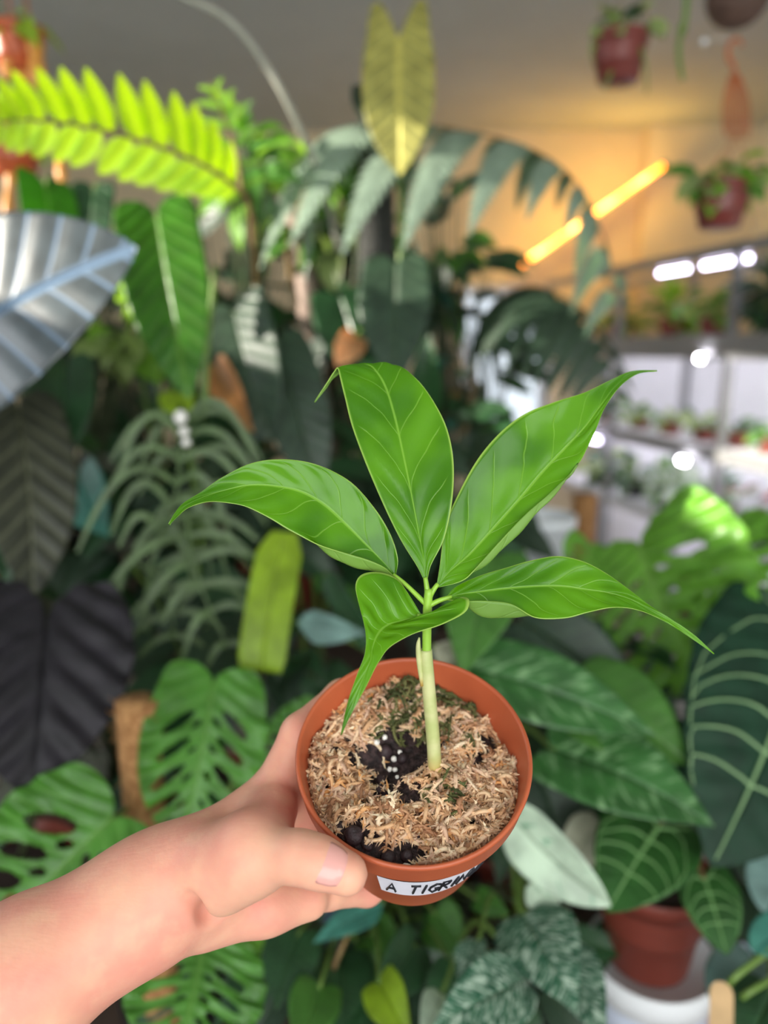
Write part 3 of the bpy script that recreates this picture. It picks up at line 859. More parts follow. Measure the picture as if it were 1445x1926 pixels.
# ------------------------------------------------------------------ blades
def blade(L, W, lb=0.0, gape=1.0, c=0.45, o0=None, peak=0.3, p=1.8, q=1.15, bend=0.5, fold=0.25, curl=0.0, wav=0.0, nwav=5, quilt=0.0, nv_=9, slant=0.55,
          holes=None, nu=26, nv=7, strap=False, seed=0):
    """flat-grown leaf blade; x across, y from petiole to tip, z up. lb > 0 gives two basal lobes.
    returns verts, faces, uvs, surface(t, s)"""
    rr = random.Random(seed); phs = rr.uniform(0, 6)
    if o0 is None: o0 = 0.9 if lb > 0 else 0.02
    def outer(t):
        if t < 0:
            return c + (o0 - c) * math.sqrt(max(0, 1 - (t / lb) ** 2))
        if strap:
            return min(1, 0.55 + 2.5 * t) * (1 if t < 0.96 else 0.9)
        if t < peak:
            return o0 + (1 - o0) * math.sin(math.pi / 2 * t / peak)
        u = (t - peak) / (1 - peak)
        return max(0.0, (1 - u ** p)) ** q
    def inner(t):
        return c * (1 - math.sqrt(max(0, 1 - (t / lb) ** 2))) ** gape if t < 0 else 0.0
    def pos(t, s):           # s in half widths
        x = s * W / 2; y = t * L
        z = fold * abs(x) - curl * x * x / max(W, 1e-6) * 2
        z += wav * W * math.sin(t * nwav * 6.28 + phs + (1.3 if s < 0 else 0)) * abs(s) ** 2
        if quilt:
            z += quilt * W * math.cos(6.28 * (t * nv_ - abs(s) ** 0.85 * slant * nv_ * 0.45)) * min(1, abs(s) * 4)
        a = bend * t
        if abs(bend) > 1e-4:
            R = L / bend
            yy = R * math.sin(a); zz = -R * (1 - math.cos(a))
            return Vector((x, yy + z * math.sin(a), zz + z * math.cos(a)))
        return Vector((x, y, z))
    # rows, denser near lobe ends
    ts = []
    if lb > 0:
        nl = max(4, int(nu * 0.3))
        ts += [-lb * math.cos(math.pi / 2 * i / nl) for i in range(nl)]
    ts += [i / nu for i in range(nu + 1)]
    V, Fc, U = [], [], []
    for side in (-1, 1):
        b0 = len(V)
        for t in ts:
            i_, o_ = inner(t), outer(t)
            if o_ < i_: o_ = i_
            for j in range(nv + 1):
                s = side * (i_ + (o_ - i_) * j / nv)
                V.append(pos(t, s)); U.append((s, t))
        for i in range(len(ts) - 1):
            for j in range(nv):
                a = b0 + i * (nv + 1) + j; b = a + nv + 1
                if holes:
                    sc = abs(sum(U[k][0] for k in (a, a + 1, b, b + 1)) / 4); tc = sum(U[k][1] for k in (a, a + 1, b, b + 1)) / 4
                    if holes(tc, sc, side): continue
                Fc.append((a, a + 1, b + 1, b) if side > 0 else (a, b, b + 1, a + 1))
    return V, Fc, U, pos

def frame(base, tip, normal, V):
    """matrix that lays local +y chord (0 -> blade tip) on base -> tip with local z near normal"""
    base, tip = Vector(base), Vector(tip)
    y = (tip - base); ln = y.length; y = y / ln
    z = (normal - y * normal.dot(y)).normalized(); x = y.cross(z)
    ly = Vector((0, V.y, V.z)); l0 = ly.length; ly = ly / l0
    R = Matrix((x, y, z)).transposed().to_4x4()
    ang = math.atan2(ly.z, ly.y)
    return Matrix.Translation(base) @ R @ Matrix.Rotation(-ang, 4, 'X') @ Matrix.Scale(ln / l0, 4)

def facing(pt, chord, roll=0.0, toward=None):
    n = (Vector(toward) if toward is not None else (CAM - Vector(pt))).normalized()
    ch = Vector(chord).normalized()
    n = (n - ch * n.dot(ch)).normalized()
    return Quaternion(ch, math.radians(roll)) @ n

def leaf(parent, b, t, wpx, mat, roll=0.0, name='leaf', veins=None, vmat=None, vr=0.0012, world=False, toward=None, **kw):
    """b, t: (px, py, d) of petiole joint and tip; wpx: full width in photo pixels"""
    B = Vector(b) if world else P(*b); T = Vector(t) if world else P(*t)
    w = wpx if world else wpx * 0.5 * (b[2] + t[2]) / F
    L = (T - B).length
    V, Fc, U, pos = blade(L, w, **kw)
    M = frame(B, T, facing((B + T) / 2, T - B, roll, toward), pos(1.0, 0.0))
    me = mesh(name, [M @ v for v in V], Fc, U)
    o = link(name, me, mat, parent)
    sm = o.modifiers.new('thickness', 'SOLIDIFY'); sm.thickness = max(0.0006, w * 0.004); sm.offset = 0
    if veins:
        VV, FF = [], []
        def add(path, r0, r1):
            pts = [M @ (pos(tt, ss) + Vector((0, 0, 0.0006))) for tt, ss in path]
            n = len(pts)
            v, f = tube_data(pts, [r0 + (r1 - r0) * i / (n - 1) for i in range(n)], 5, None, False)
            k = len(VV); VV.extend(v); FF.extend([tuple(k + i for i in q) for q in f])
        add([(i / 14 * 0.97, 0.0) for i in range(15)], vr * 1.7, vr * 0.5)
        sl = kw.get('slant', 0.55)
        for k in range(veins):
            t0 = 0.02 + 0.8 * (k / veins) ** 1.05
            for side in (-1, 1):
                path = []
                for i in range(11):
                    u = i / 10
                    # arching towards the tip, ending near the margin
                    tt = t0 + (0.44 * (1 - t0)) * u ** 2.2 - (0.10 * u * (1 - u) if k else 0.12 * math.sin(math.pi * u))
                    lim = vein_limit(tt, kw)
                    path.append((tt, side * min(u * 0.95, lim * 0.93)))
                add(path, vr, vr * 0.45)
        if kw.get('lb', 0) > 0:
            lb = kw['lb']; c = kw.get('c', 0.45)
            for side in (-1, 1):
                add([(-lb * 0.85 * (i / 8), side * c * 1.05 * (i / 8) ** 0.8) for i in range(9)], vr * 1.2, vr * 0.5)
        link('leaf_vein', mesh('leaf_vein', VV, FF), vmat, o)
    return o

def vein_limit(t, kw):
    peak, p, q = kw.get('peak', 0.3), kw.get('p', 1.8), kw.get('q', 1.15)
    if t < peak: return 0.96
    u = (t - peak) / (1 - peak)
    return max(0.0, 1 - u ** p) ** q if u < 1 else 0.0

def petiole(parent, pts, r0, r1, mat, name='petiole', n=14):
    m = len(pts)
    tube(name, pts, [r0 + (r1 - r0) * i / (m - 1) for i in range(m)], mat, parent, 7, n)

def monstera_holes(n=5, lo=0.10, gap=0.155, slant=0.34, wt=0.034, c=0.45, rs=0.24, small=True, skip=()):
    def h(t, s, side):
        ph = t - slant * s * 0.9
        for k in range(n):
            if (k, side) in skip: continue
            pk = lo + gap * k - 0.07 + (0.02 if side > 0 else 0)
            a = wt * (1.0 if k % 2 else 1.25)
            if ((ph - pk) / a) ** 2 + ((s - c) / rs) ** 2 < 1: return True
            if small and ((ph - pk - gap * 0.5) / (a * 0.5)) ** 2 + ((s - 0.16) / 0.07) ** 2 < 1: return True
        return False
    return h

def nursery_pot(parent, x, y, z, r, h, mat, soil=True, rb=0.78, seg=40):
    M = Matrix.Translation((x, y, z))
    lathe('pot', [(r * rb * 0.93, 0.0), (r * rb, 0.003), (r * 0.94, h - 0.018), (r * 0.99, h - 0.017), (r, h - 0.001), (r * 0.985, h), (r * 0.955, h - 0.001), (r * 0.93, h - 0.02), (r * 0.86, h - 0.06)], mat, parent, M, seg)
    if soil:
        lathe('soil', [(r * 0.90, h - 0.024), (r * 0.6, h - 0.018), (r * 0.2, h - 0.016), (0.001, h - 0.016)], M_SOIL, parent, M, 24)
    return Vector((x, y, z + h - 0.018))

# pinnate frond: rachis + separate pinnae, each cut into pinnules
def frond(parent, path, lens, mat, rmat, npair=12, r0=0.004, droop=0.35, width=0.2, pin=13, up=(0, 0, 1), name='frond', fwd=0.35, side=(1, -1), stagger=0.0, spread=1.0, lift=0.0, t0=0.06, t1=0.99, hang=False, far=1.0):
    pts = catmull(np.array([list(p) for p in path]), 60)
    pts = [Vector(p) for p in pts]
    rad = [r0 * (1 - 0.85 * i / 59) for i in range(60)]
    v, f = tube_data(pts, rad, 6)
    fr = link(name, mesh(name, v, f), rmat, parent)
    lens = catmull(np.array([[l] for l in lens]), 100)[:, 0]
    upv = Vector(up)
    for k in range(npair):
        for sd in side:
            u = t0 + (t1 - t0) * (k + (0.5 * stagger if sd > 0 else 0)) / max(1, npair - 0.5)
            if u > 1: continue
            i = min(58, int(u * 59)); B = pts[i]
            tg = (pts[min(59, i + 1)] - pts[max(0, i - 1)]).normalized()
            sv = tg.cross(upv).normalized() * sd
            nn = sv.cross(tg).normalized() * sd
            Lp = float(lens[min(99, int(u * 99))]) * (far if sd < 0 else 1.0)
            dirv = (sv * spread + tg * fwd + nn * lift).normalized()
            V, Fc, U = [], [], []
            # midline of the pinna droops under its weight
            mid = []
            for j in range(pin + 1):
                w = j / pin
                mid.append(B + dirv * (Lp * w) + Vector((0, 0, -1)) * (droop * Lp * w ** 2))
            for j in range(pin):
                w = (j + 0.5) / pin
                t_ = (mid[j + 1] - mid[j]); t_n = t_.normalized()
                a_ = (tg - t_n * tg.dot(t_n)).normalized() if hang else t_n.cross(nn).normalized()
                hw = width * Lp * 0.5 * min(1, 0.5 + 2.2 * w) * (1 - w ** 3.0) + 0.0012
                for s2 in (-1, 1):
                    n0 = len(V)
                    p0 = mid[j]; p1 = mid[j + 1]
                    tipv = (p0 + p1) * 0.5 + a_ * (s2 * hw) + t_n * hw * 0.45 - nn * hw * 0.18
                    m0 = p0 + a_ * (s2 * hw * 0.6) + t_n * hw * 0.12; m1 = p1 + a_ * (s2 * hw * 0.62) + t_n * hw * 0.22
                    V += [p0, p1, m1, tipv, m0]
                    U += [(0, w), (0, w), (s2 * .6, w), (s2, w), (s2 * .6, w)]
                    Fc.append((n0, n0 + 1, n0 + 2, n0 + 3, n0 + 4) if s2 < 0 else (n0 + 4, n0 + 3, n0 + 2, n0 + 1, n0))
            link('pinna', mesh('pinna', V, Fc, U), mat, fr, smooth=False)
    return fr

# finger-lobed leaf (narrow arching lobes either side of a midrib)
def lobed_leaf(parent, path, lens, mat, rmat, n=8, wid=0.012, arch=0.25, up=None, fwd=0.25, sides=(1, -1), name='leaf', taper=0.9):
    pts = [Vector(p) for p in catmull(np.array([list(p) for p in path]), 40)]
    V, Fc = tube_data(pts, [0.0035 * (1 - 0.7 * i / 39) for i in range(40)], 6)
    U = [(0, i / len(V)) for i in range(len(V))]
    upv = up if up is not None else (CAM - pts[20]).normalized()
    ln = catmull(np.array([[l] for l in lens]), n)[:, 0]
    jr = random.Random(int(pts[0].x * 1e4) + n)
    for k in range(n):
        i = min(38, int((0.04 + 0.94 * k / (n - 1)) * 39)); B = pts[i]
        tg = (pts[i + 1] - pts[i]).normalized()
        for sd in sides:
            sv = tg.cross(upv).normalized() * sd
            L = float(ln[k]) * jr.uniform(0.7, 1.15); fw = fwd + jr.uniform(-0.22, 0.22); ar = arch * jr.uniform(0.5, 1.3)
            prev = None
            for j in range(11):
                u = j / 10
                c0 = B + sv * (L * u) + tg * (L * (fw * u + 0.45 * u * u * 0.6)) + Vector((0, 0, 1)) * (L * ar * (math.sin(math.pi * min(1, u * 0.9)) - 0.9 * u * u)) + upv * (0.06 * L * math.sin(math.pi * u))
                if prev is None: tdir = sv
                else: tdir = (c0 - prev).normalized()
                ac = tdir.cross(upv).normalized()
                hw = wid * (0.5 + 0.9 * math.sin(math.pi * min(1, 0.12 + u * 0.85))) * 0.5
                n0 = len(V)
                V += [c0 - ac * hw, c0 - upv * hw * 0.25, c0 + ac * hw]
                U += [(-1, u), (0, u), (1, u)]
                if prev is not None:
                    Fc += [(n0 - 3, n0 - 2, n0 + 1, n0), (n0 - 2, n0 - 1, n0 + 2, n0 + 1)]
                prev = c0
    o = link(name, mesh(name, V, Fc, U), mat, parent)
    return o

# bushy filler plant: every leaf its own object, mesh shared
BUSH_MESH = {}
def bush(parent, root, centre, rad, n, kinds, size, seed, stem_mat, toward=None, hang=0.3, flat=0.6):
    """kinds: list of (key, material, blade kwargs)"""
    rr = random.Random(seed)
    root = Vector(root); centre = Vector(centre)
    rad = Vector(rad)
    VV, FF = [], []
    for i in range(n):
        key, mat, kw = kinds[i % len(kinds)]
        kk = (key, mat.name)
        if kk not in BUSH_MESH:
            V, Fc, U, pos = blade(1.0, kw.get('_w', 0.5), **{a: b for a, b in kw.items() if a != '_w'})
            me = mesh('leaf', V, Fc, U); me.materials.append(mat)
            me.polygons.foreach_set('use_smooth', [True] * len(me.polygons))
            BUSH_MESH[kk] = (me, pos(1.0, 0.0))
        me, tipv = BUSH_MESH[kk]
        while True:
            d = Vector((rr.uniform(-1, 1), rr.uniform(-1, 1), rr.uniform(-1, 1)))
            if 0.25 < d.length < 1: break
        B = centre + Vector((d.x * rad.x, d.y * rad.y, d.z * rad.z))
        out = Vector((d.x, d.y - 0.35, d.z * flat - hang + rr.uniform(-.3, .3))).normalized()
        sz = size * rr.uniform(0.7, 1.25)
        nrm = (CAM - B).normalized() * 0.6 + Vector((rr.uniform(-.6, .6), rr.uniform(-.5, .3), 0.75))
        M = frame(B, B + out * sz, nrm, tipv)
        o = bpy.data.objects.new('leaf', me); COL.objects.link(o)
        o.parent = parent; o.matrix_parent_inverse = parent_inv(parent); o.matrix_basis = M
        midp = root.lerp(B, 0.55) + Vector((0, 0, 0.12 * (B - root).length))
        v, f = tube_data([root, midp, B], [0.003, 0.0022, 0.0014], 5, 7, False)
        k = len(VV); VV += v; FF += [tuple(k + q for q in fc) for fc in f]
    link('stem', mesh('stem', VV, FF), stem_mat, parent)
# ------------------------------------------------------------------ benches
BZ = 0.66                                        # bench top
def bench(name, label, x0, x1, y0, y1, z, mat, nslat):
    b = thing(name, label, 'bench', ((x0 + x1) / 2, (y0 + y1) / 2, 0), 'slatted plant benches')
    w = (y1 - y0) / nslat
    for i in range(nslat):
        box('slat', (x0, y0 + i * w + 0.004, z - 0.03, x1, y0 + (i + 1) * w - 0.004, z), mat, b)
    for lx in (x0 + 0.03, x1 - 0.09):
        for ly in (y0 + 0.03, y1 - 0.09):
            box('leg', (lx, ly, 0, lx + 0.06, ly + 0.06, z - 0.03), mat, b)
    for ly in (y0 + 0.03, y1 - 0.09):
        box('rail', (x0 + 0.09, ly + 0.01, z - 0.11, x1 - 0.09, ly + 0.05, z - 0.03), mat, b)
    return b
bench('plant_bench', 'low dark slatted bench under the nearest pots', -1.25, 1.15, 0.50, 1.22, BZ, M_DARKW, 6)
bench('plant_bench', 'taller dark slatted bench behind the low one, under the tall plants', -1.55, 0.58, 1.30, 1.98, 0.98, M_DARKW, 6)

# ------------------------------------------------------------------ leaf materials
M_PET = plain('petiole_green', (104, 132, 60), 0.45, 0.15, 30)
M_PETD = plain('petiole_dark', (62, 72, 44), 0.5, 0.2, 30)
M_RACH = plain('rachis_brown', (120, 96, 58), 0.6, 0.2, 30)
L_MON = leaf_mat('monstera_leaf', (80, 136, 50), (122, 170, 80), None, 0.35, 0.3, (150, 200, 50), nv=9, vw=0.09, mid=0.05, vstr=0.5)
L_MONR = leaf_mat('pale_monstera_leaf', (112, 168, 62), (150, 196, 100), None, 0.32, 0.4, (170, 214, 60), nv=9, vw=0.12, mid=0.06, vstr=0.6)
L_BLACK = leaf_mat('black_leaf', (34, 30, 37), (22, 19, 25), None, 0.6, 0.03, (60, 40, 50), nv=4, vw=0.3, mid=0.08, vstr=0.7, spec=0.4, var=0.3)
L_DARK = leaf_mat('dark_green_leaf', (42, 62, 46), (74, 92, 66), None, 0.45, 0.12, (70, 110, 40), nv=8, vw=0.10, mid=0.05, vstr=0.6)
L_DK2 = leaf_mat('deep_green_leaf', (40, 74, 44), (80, 116, 74), None, 0.35, 0.15, (70, 130, 40), nv=8, vw=0.08, mid=0.05)
L_OLIVE = leaf_mat('olive_dark_leaf', (54, 56, 44), (104, 106, 84), None, 0.5, 0.08, (80, 80, 40), nv=8, vw=0.16, mid=0.05, vstr=0.7)
L_MID = leaf_mat('mid_green_leaf', (74, 122, 50), (112, 156, 82), None, 0.35, 0.3, (120, 180, 40), nv=8, vw=0.07, mid=0.05)
L_LIGHT = leaf_mat('light_green_leaf', (120, 172, 60), (156, 196, 100), None, 0.35, 0.45, (170, 220, 60), nv=7, vw=0.07)
L_LIME = leaf_mat('lime_leaf', (150, 180, 44), (180, 200, 90), None, 0.4, 0.4, (190, 214, 40), nv=6, vw=0.05, mid=0.02)
L_BACKLIT = leaf_mat('backlit_long_leaf', (58, 112, 22), (128, 170, 76), None, 0.4, 0.4, (110, 180, 10), nv=9, vw=0.08, mid=0.07, vstr=0.6)
L_YEL = leaf_mat('bronze_yellow_leaf', (160, 156, 84), (222, 212, 110), None, 0.5, 0.3, (200, 190, 90), nv=8, vw=0.09, mid=0.11, vstr=0.9, edge=(180, 140, 100))
L_SILV = leaf_mat('silver_blue_leaf', (64, 72, 76), (112, 138, 168), None, 0.34, 0.03, (60, 80, 70), nv=7, vw=0.10, mid=0.08, vstr=0.7, spec=0.9)
L_TEAL = leaf_mat('teal_leaf', (58, 118, 104), (80, 140, 126), None, 0.35, 0.1, (60, 130, 90), nv=6)
L_BLUE = leaf_mat('blue_grey_leaf', (120, 152, 146), (150, 180, 172), None, 0.45, 0.2, (140, 170, 140), nv=6)
L_CRYS = leaf_mat('velvet_leaf', (20, 52, 34), None, None, 0.6, 0.1, (60, 120, 40), nv=7, spec=0.3)
L_CRYS2 = leaf_mat('velvet_leaf_young', (46, 88, 38), None, None, 0.5, 0.15, (80, 140, 40), nv=7, spec=0.3)
M_CVEIN = plain('silver_vein', (128, 160, 112), 0.5, 0.08, 40)
M_CVEIN2 = plain('silver_vein_young', (112, 156, 92), 0.5, 0.08, 40)
M_CVEIN3 = plain('silver_vein_old', (78, 118, 86), 0.5, 0.08, 40)
L_VAR = leaf_mat('marbled_leaf', (56, 104, 50), (92, 136, 84), None, 0.3, 0.2, (90, 150, 70), varieg=(128, 168, 116), vscale=22, vth=0.57, nv=6)
L_VARW = leaf_mat('white_splashed_leaf', (46, 94, 70), (120, 160, 130), None, 0.3, 0.2, (100, 150, 90), varieg=(198, 218, 198), vscale=44, vth=0.54, nv=6)
L_CREAM = leaf_mat('cream_leaf', (204, 222, 200), (188, 210, 184), None, 0.35, 0.25, (210, 226, 190), varieg=(110, 168, 134), vscale=16, vth=0.62, nv=6, vstr=0.3)
L_BEIGE = leaf_mat('faded_leaf', (170, 170, 148), (150, 150, 120), None, 0.5, 0.2, (180, 170, 130), nv=6)
L_TORT = leaf_mat('grey_green_lobe', (86, 108, 68), (110, 130, 90), None, 0.45, 0.2, (110, 140, 60), nv=3, vw=0.02, vstr=0.3)
L_FERN = leaf_mat('backlit_fern', (186, 222, 20), (196, 196, 40), None, 0.35, 0.45, (190, 225, 0), nv=3, vw=0.01, var=0.1)
L_SFERN = leaf_mat('silver_fern', (134, 152, 134), (140, 158, 140), None, 0.36, 0.22, (100, 150, 60), nv=3, vw=0.01, var=0.15, spec=0.7)
L_PITCH = plain('pitcher_skin', (220, 150, 70), 0.4, 0.2, 30)

# ------------------------------------------------------------------ lower left: perforated monstera
t = thing('monstera_plant', 'bright green monstera with perforated leaves below and left of the hand', 'potted plant', (-0.27, 0.80, BZ))
rt = nursery_pot(t, -0.27, 0.80, BZ, 0.085, 0.14, M_BLACKPOT)
mk = dict(nu=84, nv=34, lb=0.14, c=0.45, o0=0.85, peak=0.34, p=2.2, q=0.8, fold=0.14, wav=0.03, quilt=0.008)
leaf(t, (400, 1290, .78), (342, 1590, .74), 228, L_MON, roll=-8, bend=0.6, holes=monstera_holes(5, 0.17, 0.165), **mk)
leaf(t, (205, 1545, .70), (-30, 1790, .66), 330, L_MON, roll=12, bend=0.5, holes=monstera_holes(4, 0.16, 0.21, wt=0.055, rs=0.25), **mk)
leaf(t, (380, 1790, .68), (330, 2010, .62), 270, L_MON, roll=-10, bend=0.4, holes=monstera_holes(4, 0.16, 0.19, wt=0.045), **mk)
leaf(t, (600, 1350, .84), (500, 1445, .80), 120, L_MON, roll=10, bend=0.3, holes=monstera_holes(4, 0.16, 0.19, wt=0.05), **mk)
for b in ((400, 1290, .78), (205, 1545, .70), (380, 1790, .68), (600, 1350, .84)):
    B = P(*b); petiole(t, [rt, rt.lerp(B, 0.5) + Vector((0, 0.06, 0.06)), B], 0.004, 0.0025, M_PET)

def moss_pole(name, label, pa, pb, r, mat, group=None):
    """round coir pole from pa (foot) to pb (top), shaggy with fibres"""
    A, B = Vector(pa), Vector(pb)
    t = thing(name, label, 'moss pole', tuple(A), group or 'coir moss poles')
    tube('pole', [A, A.lerp(B, 0.33), A.lerp(B, 0.66), B], [r] * 4, mat, t, 20, 24)
    rr = random.Random(len(label))
    VV, FF = [], []
    ax = (B - A).normalized(); e1 = ax.orthogonal().normalized(); e2 = ax.cross(e1)
    for i in range(420):
        u = rr.random(); a = rr.uniform(0, 6.28)
        n = e1 * math.cos(a) + e2 * math.sin(a)
        p0 = A.lerp(B, u) + n * r * 0.97
        d = (n * 0.5 + ax * rr.gauss(0, .6) + n.cross(ax) * rr.gauss(0, .8)).normalized()
        v, f = tube_data([p0, p0 + d * r * 0.25 + n * r * .06, p0 + d * r * 0.5], [r * 0.02, r * .02, r * .008], 3, None, False)
        k = len(VV); VV += v; FF += [tuple(k + q for q in fc) for fc in f]
    o = link('coir_fibre', mesh('coir_fibre', VV, FF), mat, t); o['kind'] = 'stuff'
    return t
g = NT('coir'); f = g.noise(120, 4, 0.7)
M_COIR = g.set(Base_Color=g.mix(g.ramp(f, 0.3, 0.7), lin((140, 92, 52)), lin((200, 150, 98))), Roughness=0.9).m; g.bump(f, 1.0, 0.004)
g = NT('coir_dark'); f = g.noise(120, 4, 0.7)
M_COIRD = g.set(Base_Color=g.mix(g.ramp(f, 0.3, 0.7), lin((34, 34, 34)), lin((66, 66, 62))), Roughness=0.9).m; g.bump(f, 1.0, 0.004)
g = NT('grey_bark'); f = g.noise(60, 4, 0.7)
M_BARKG = g.set(Base_Color=g.mix(g.ramp(f, 0.3, 0.7), lin((128, 108, 98)), lin((164, 144, 132))), Roughness=0.85).m; g.bump(f, 0.8, 0.004)
pt = P(256, 1318, .745)
moss_pole('moss_pole', 'tan coir moss pole standing between the black leaf and the perforated leaves', (pt.x, pt.y, BZ), pt, 0.021, M_COIR)

# ------------------------------------------------------------------ black heart leaf
t = thing('black_leaved_plant', 'plant with a large black heart-shaped leaf at the left edge', 'potted plant', (-0.52, 0.92, BZ))
rt = nursery_pot(t, -0.52, 0.92, BZ, 0.08, 0.14, M_BROWNPOT)
leaf(t, (88, 1178, .78), (60, 1500, .70), 330, L_BLACK, roll=0, bend=0.5, lb=0.36, c=0.55, o0=0.95, peak=0.2, p=1.7, q=0.8, fold=0.10, wav=0.015, quilt=0.022, nv_=4, slant=1.1, nu=40, nv=16)
petiole(t, [rt, P(100, 1400, .86), P(95, 1230, .83), P(88, 1178, .78)], 0.005, 0.003, M_PETD)
leaf(t, (22, 1310, .86), (-60, 1450, .84), 120, L_DARK, roll=20, bend=0.6, lb=0.2, fold=0.2)
petiole(t, [rt, P(60, 1480, .92), P(22, 1310, .86)], 0.004, 0.002, M_PETD)

# ------------------------------------------------------------------ ribbed dark hanging leaves at the left edge
t = thing('long_dark_leaved_plant', 'plant with long ribbed olive-black leaves hanging at the left edge', 'potted plant', (-0.72, 1.42, 0.98))
rt = nursery_pot(t, -0.72, 1.42, 0.98, 0.08, 0.13, M_BROWNPOT)
leaf(t, (35, 770, .98), (62, 1125, .90), 175, L_OLIVE, roll=-14, bend=0.5, lb=0.14, c=0.5, o0=0.9, peak=0.3, p=2.4, q=0.9, fold=0.15, quilt=0.02, nv_=8, nu=36, nv=12)
leaf(t, (125, 690, 1.08), (122, 880, 1.04), 105, L_DK2, roll=8, bend=0.5, lb=0.16, fold=0.2)
leaf(t, (20, 980, 1.05), (8, 1110, 1.02), 60, L_DK2, roll=0, bend=0.5, lb=0.1, fold=0.2)
leaf(t, (150, 900, 1.10), (205, 1010, 1.06), 110, L_TEAL, roll=30, bend=0.5, lb=0.16, fold=0.2)
for b in ((35, 770, .98), (125, 690, 1.08), (20, 980, 1.05), (150, 900, 1.10)):
    B = P(*b); petiole(t, [rt, rt.lerp(B, 0.6) + Vector((0, 0.05, 0.10)), B], 0.004, 0.0025, M_PETD)

# ------------------------------------------------------------------ big glossy silver-blue leaf
t = thing('silver_leaved_plant', 'plant with one huge glossy silver-blue leaf reaching in from the left edge', 'potted plant', (-0.86, 1.05, BZ))
rt = nursery_pot(t, -0.86, 1.05, BZ, 0.10, 0.16, M_BLACKPOT)
leaf(t, (-150, 700, .93), (258, 466, .85), 390, L_SILV, roll=0, toward=(-0.43, -0.87, 0.23), bend=0.55, lb=0.22, c=0.5, o0=0.92, peak=0.28, p=1.9, q=0.8, fold=0.12, quilt=0.004, nv_=7, nu=40, nv=14)
petiole(t, [rt, P(-260, 1000, 1.1), P(-220, 740, 1.0), P(-150, 700, .93)], 0.008, 0.005, M_PETD)

# ------------------------------------------------------------------ long backlit leaves, upper left
t = thing('long_heart_leaf_plant', 'plant with a long bright green backlit leaf hanging, its two lobes upwards', 'potted plant', (-0.42, 1.42, 0.98))
rt = nursery_pot(t, -0.42, 1.42, 0.98, 0.085, 0.14, M_BLACKPOT)
lk = dict(lb=0.14, c=0.55, o0=0.98, peak=0.25, p=2.3, q=0.9, fold=0.16, quilt=0.010, nu=40, nv=12)
leaf(t, (294, 412, 1.06), (356, 752, 1.0), 158, L_BACKLIT, roll=6, bend=0.45, **lk)
leaf(t, (84, 352, 1.12), (92, 520, 1.10), 112, L_BACKLIT, roll=-25, bend=0.5, **lk)
leaf(t, (176, 362, 1.18), (168, 520, 1.16), 84, L_DK2, roll=20, bend=0.4, **lk)
leaf(t, (440, 590, 1.20), (510, 830, 1.14), 150, L_DARK, roll=18, bend=0.5, **lk)
leaf(t, (520, 660, 1.22), (600, 930, 1.18), 130, L_DARK, roll=-10, bend=0.5, **lk)
leaf(t, (318, 735, 1.08), (322, 790, 1.06), 40, L_LIME, roll=0, bend=0.4, fold=0.2)
leaf(t, (348, 730, 1.08), (358, 782, 1.06), 30, L_LIME, roll=0, bend=0.4, fold=0.2)
for b in ((294, 412, 1.06), (84, 352, 1.12), (176, 362, 1.18), (440, 590, 1.20), (520, 660, 1.22), (405, 690, 1.10), (668, 635, 1.30), (318, 735, 1.08), (348, 730, 1.08)):
    B = P(*b); petiole(t, [rt, rt.lerp(B, 0.6) + Vector((0, 0.12, 0.10)), B + Vector((0, 0.05, 0.01)), B], 0.004, 0.0025, M_PET)
leaf(t, (405, 690, 1.10), (478, 815, 1.07), 62, leaf_mat('ageing_leaf', (176, 116, 66), (150, 150, 60), None, 0.5, 0.3, (190, 140, 60), nv=6, var=0.4), roll=15, bend=0.6, lb=0.1, fold=0.2)
leaf(t, (668, 635, 1.30), (632, 690, 1.28), 56, leaf_mat('peach_highlight_leaf', (226, 170, 118), (200, 150, 100), None, 0.5, 0.4, (230, 170, 110), nv=6), roll=0, bend=0.6, lb=0.1, fold=0.2)  # leaf put in to stand for a warm peach highlight
petiole(t, [P(384, 770, 1.05), P(388, 660, 1.04), P(400, 560, 1.05), P(404, 500, 1.06)], 0.006, 0.0035, M_PET, 'new_shoot')

# ------------------------------------------------------------------ finger-lobed plant
t = thing('finger_lobed_plant', 'grey-green plant with narrow arching finger-lobed leaves, left of the seedling', 'potted plant', (-0.30, 1.16, BZ))
rt = nursery_pot(t, -0.30, 1.14, BZ, 0.075, 0.13, M_BROWNPOT)
def lobed(path, lens, **kw):
    return lobed_leaf(t, [P(*p) for p in path], [l * 0.95 / F for l in lens], L_TORT, M_PET, **kw)
lobed([(345, 790, .97), (340, 850, .95), (330, 930, .93), (300, 1010, .92)], [150, 160, 150, 120, 70], n=6, wid=0.0068, arch=0.5)
lobed([(352, 790, .99), (372, 900, .97), (390, 1010, .96), (400, 1110, .95)], [130, 150, 140, 110, 60], n=6, wid=0.0068, arch=0.3)
lobed([(352, 960, .93), (360, 1040, .90), (385, 1120, .89), (430, 1220, .88)], [110, 130, 120, 90, 50], n=6, wid=0.0068, arch=0.2)
lobed([(240, 1050, .95), (300, 1085, .94), (320, 1140, .93), (330, 1200, .93)], [90, 120, 110, 60], n=5, wid=0.0065, arch=0.1)
for b in ((345, 790, .97), (352, 790, .99), (352, 960, .93), (240, 1050, .95)):
    B = P(*b); petiole(t, [rt, rt.lerp(B, 0.6) + Vector((0, 0.05, 0.02)), B], 0.004, 0.003, M_PET)
M_HAZE = plain('white_highlight', (240, 236, 232), 0.6, 0.05, 40)  # white blobs stand in for a highlight among the lobes
for (x, y, d, r) in ((340, 786, .955, .0095), (346, 812, .95, .007), (350, 832, .948, .006)):
    pebble('highlight_blob', P(x, y, d), r, M_HAZE, t, int(x), 2)

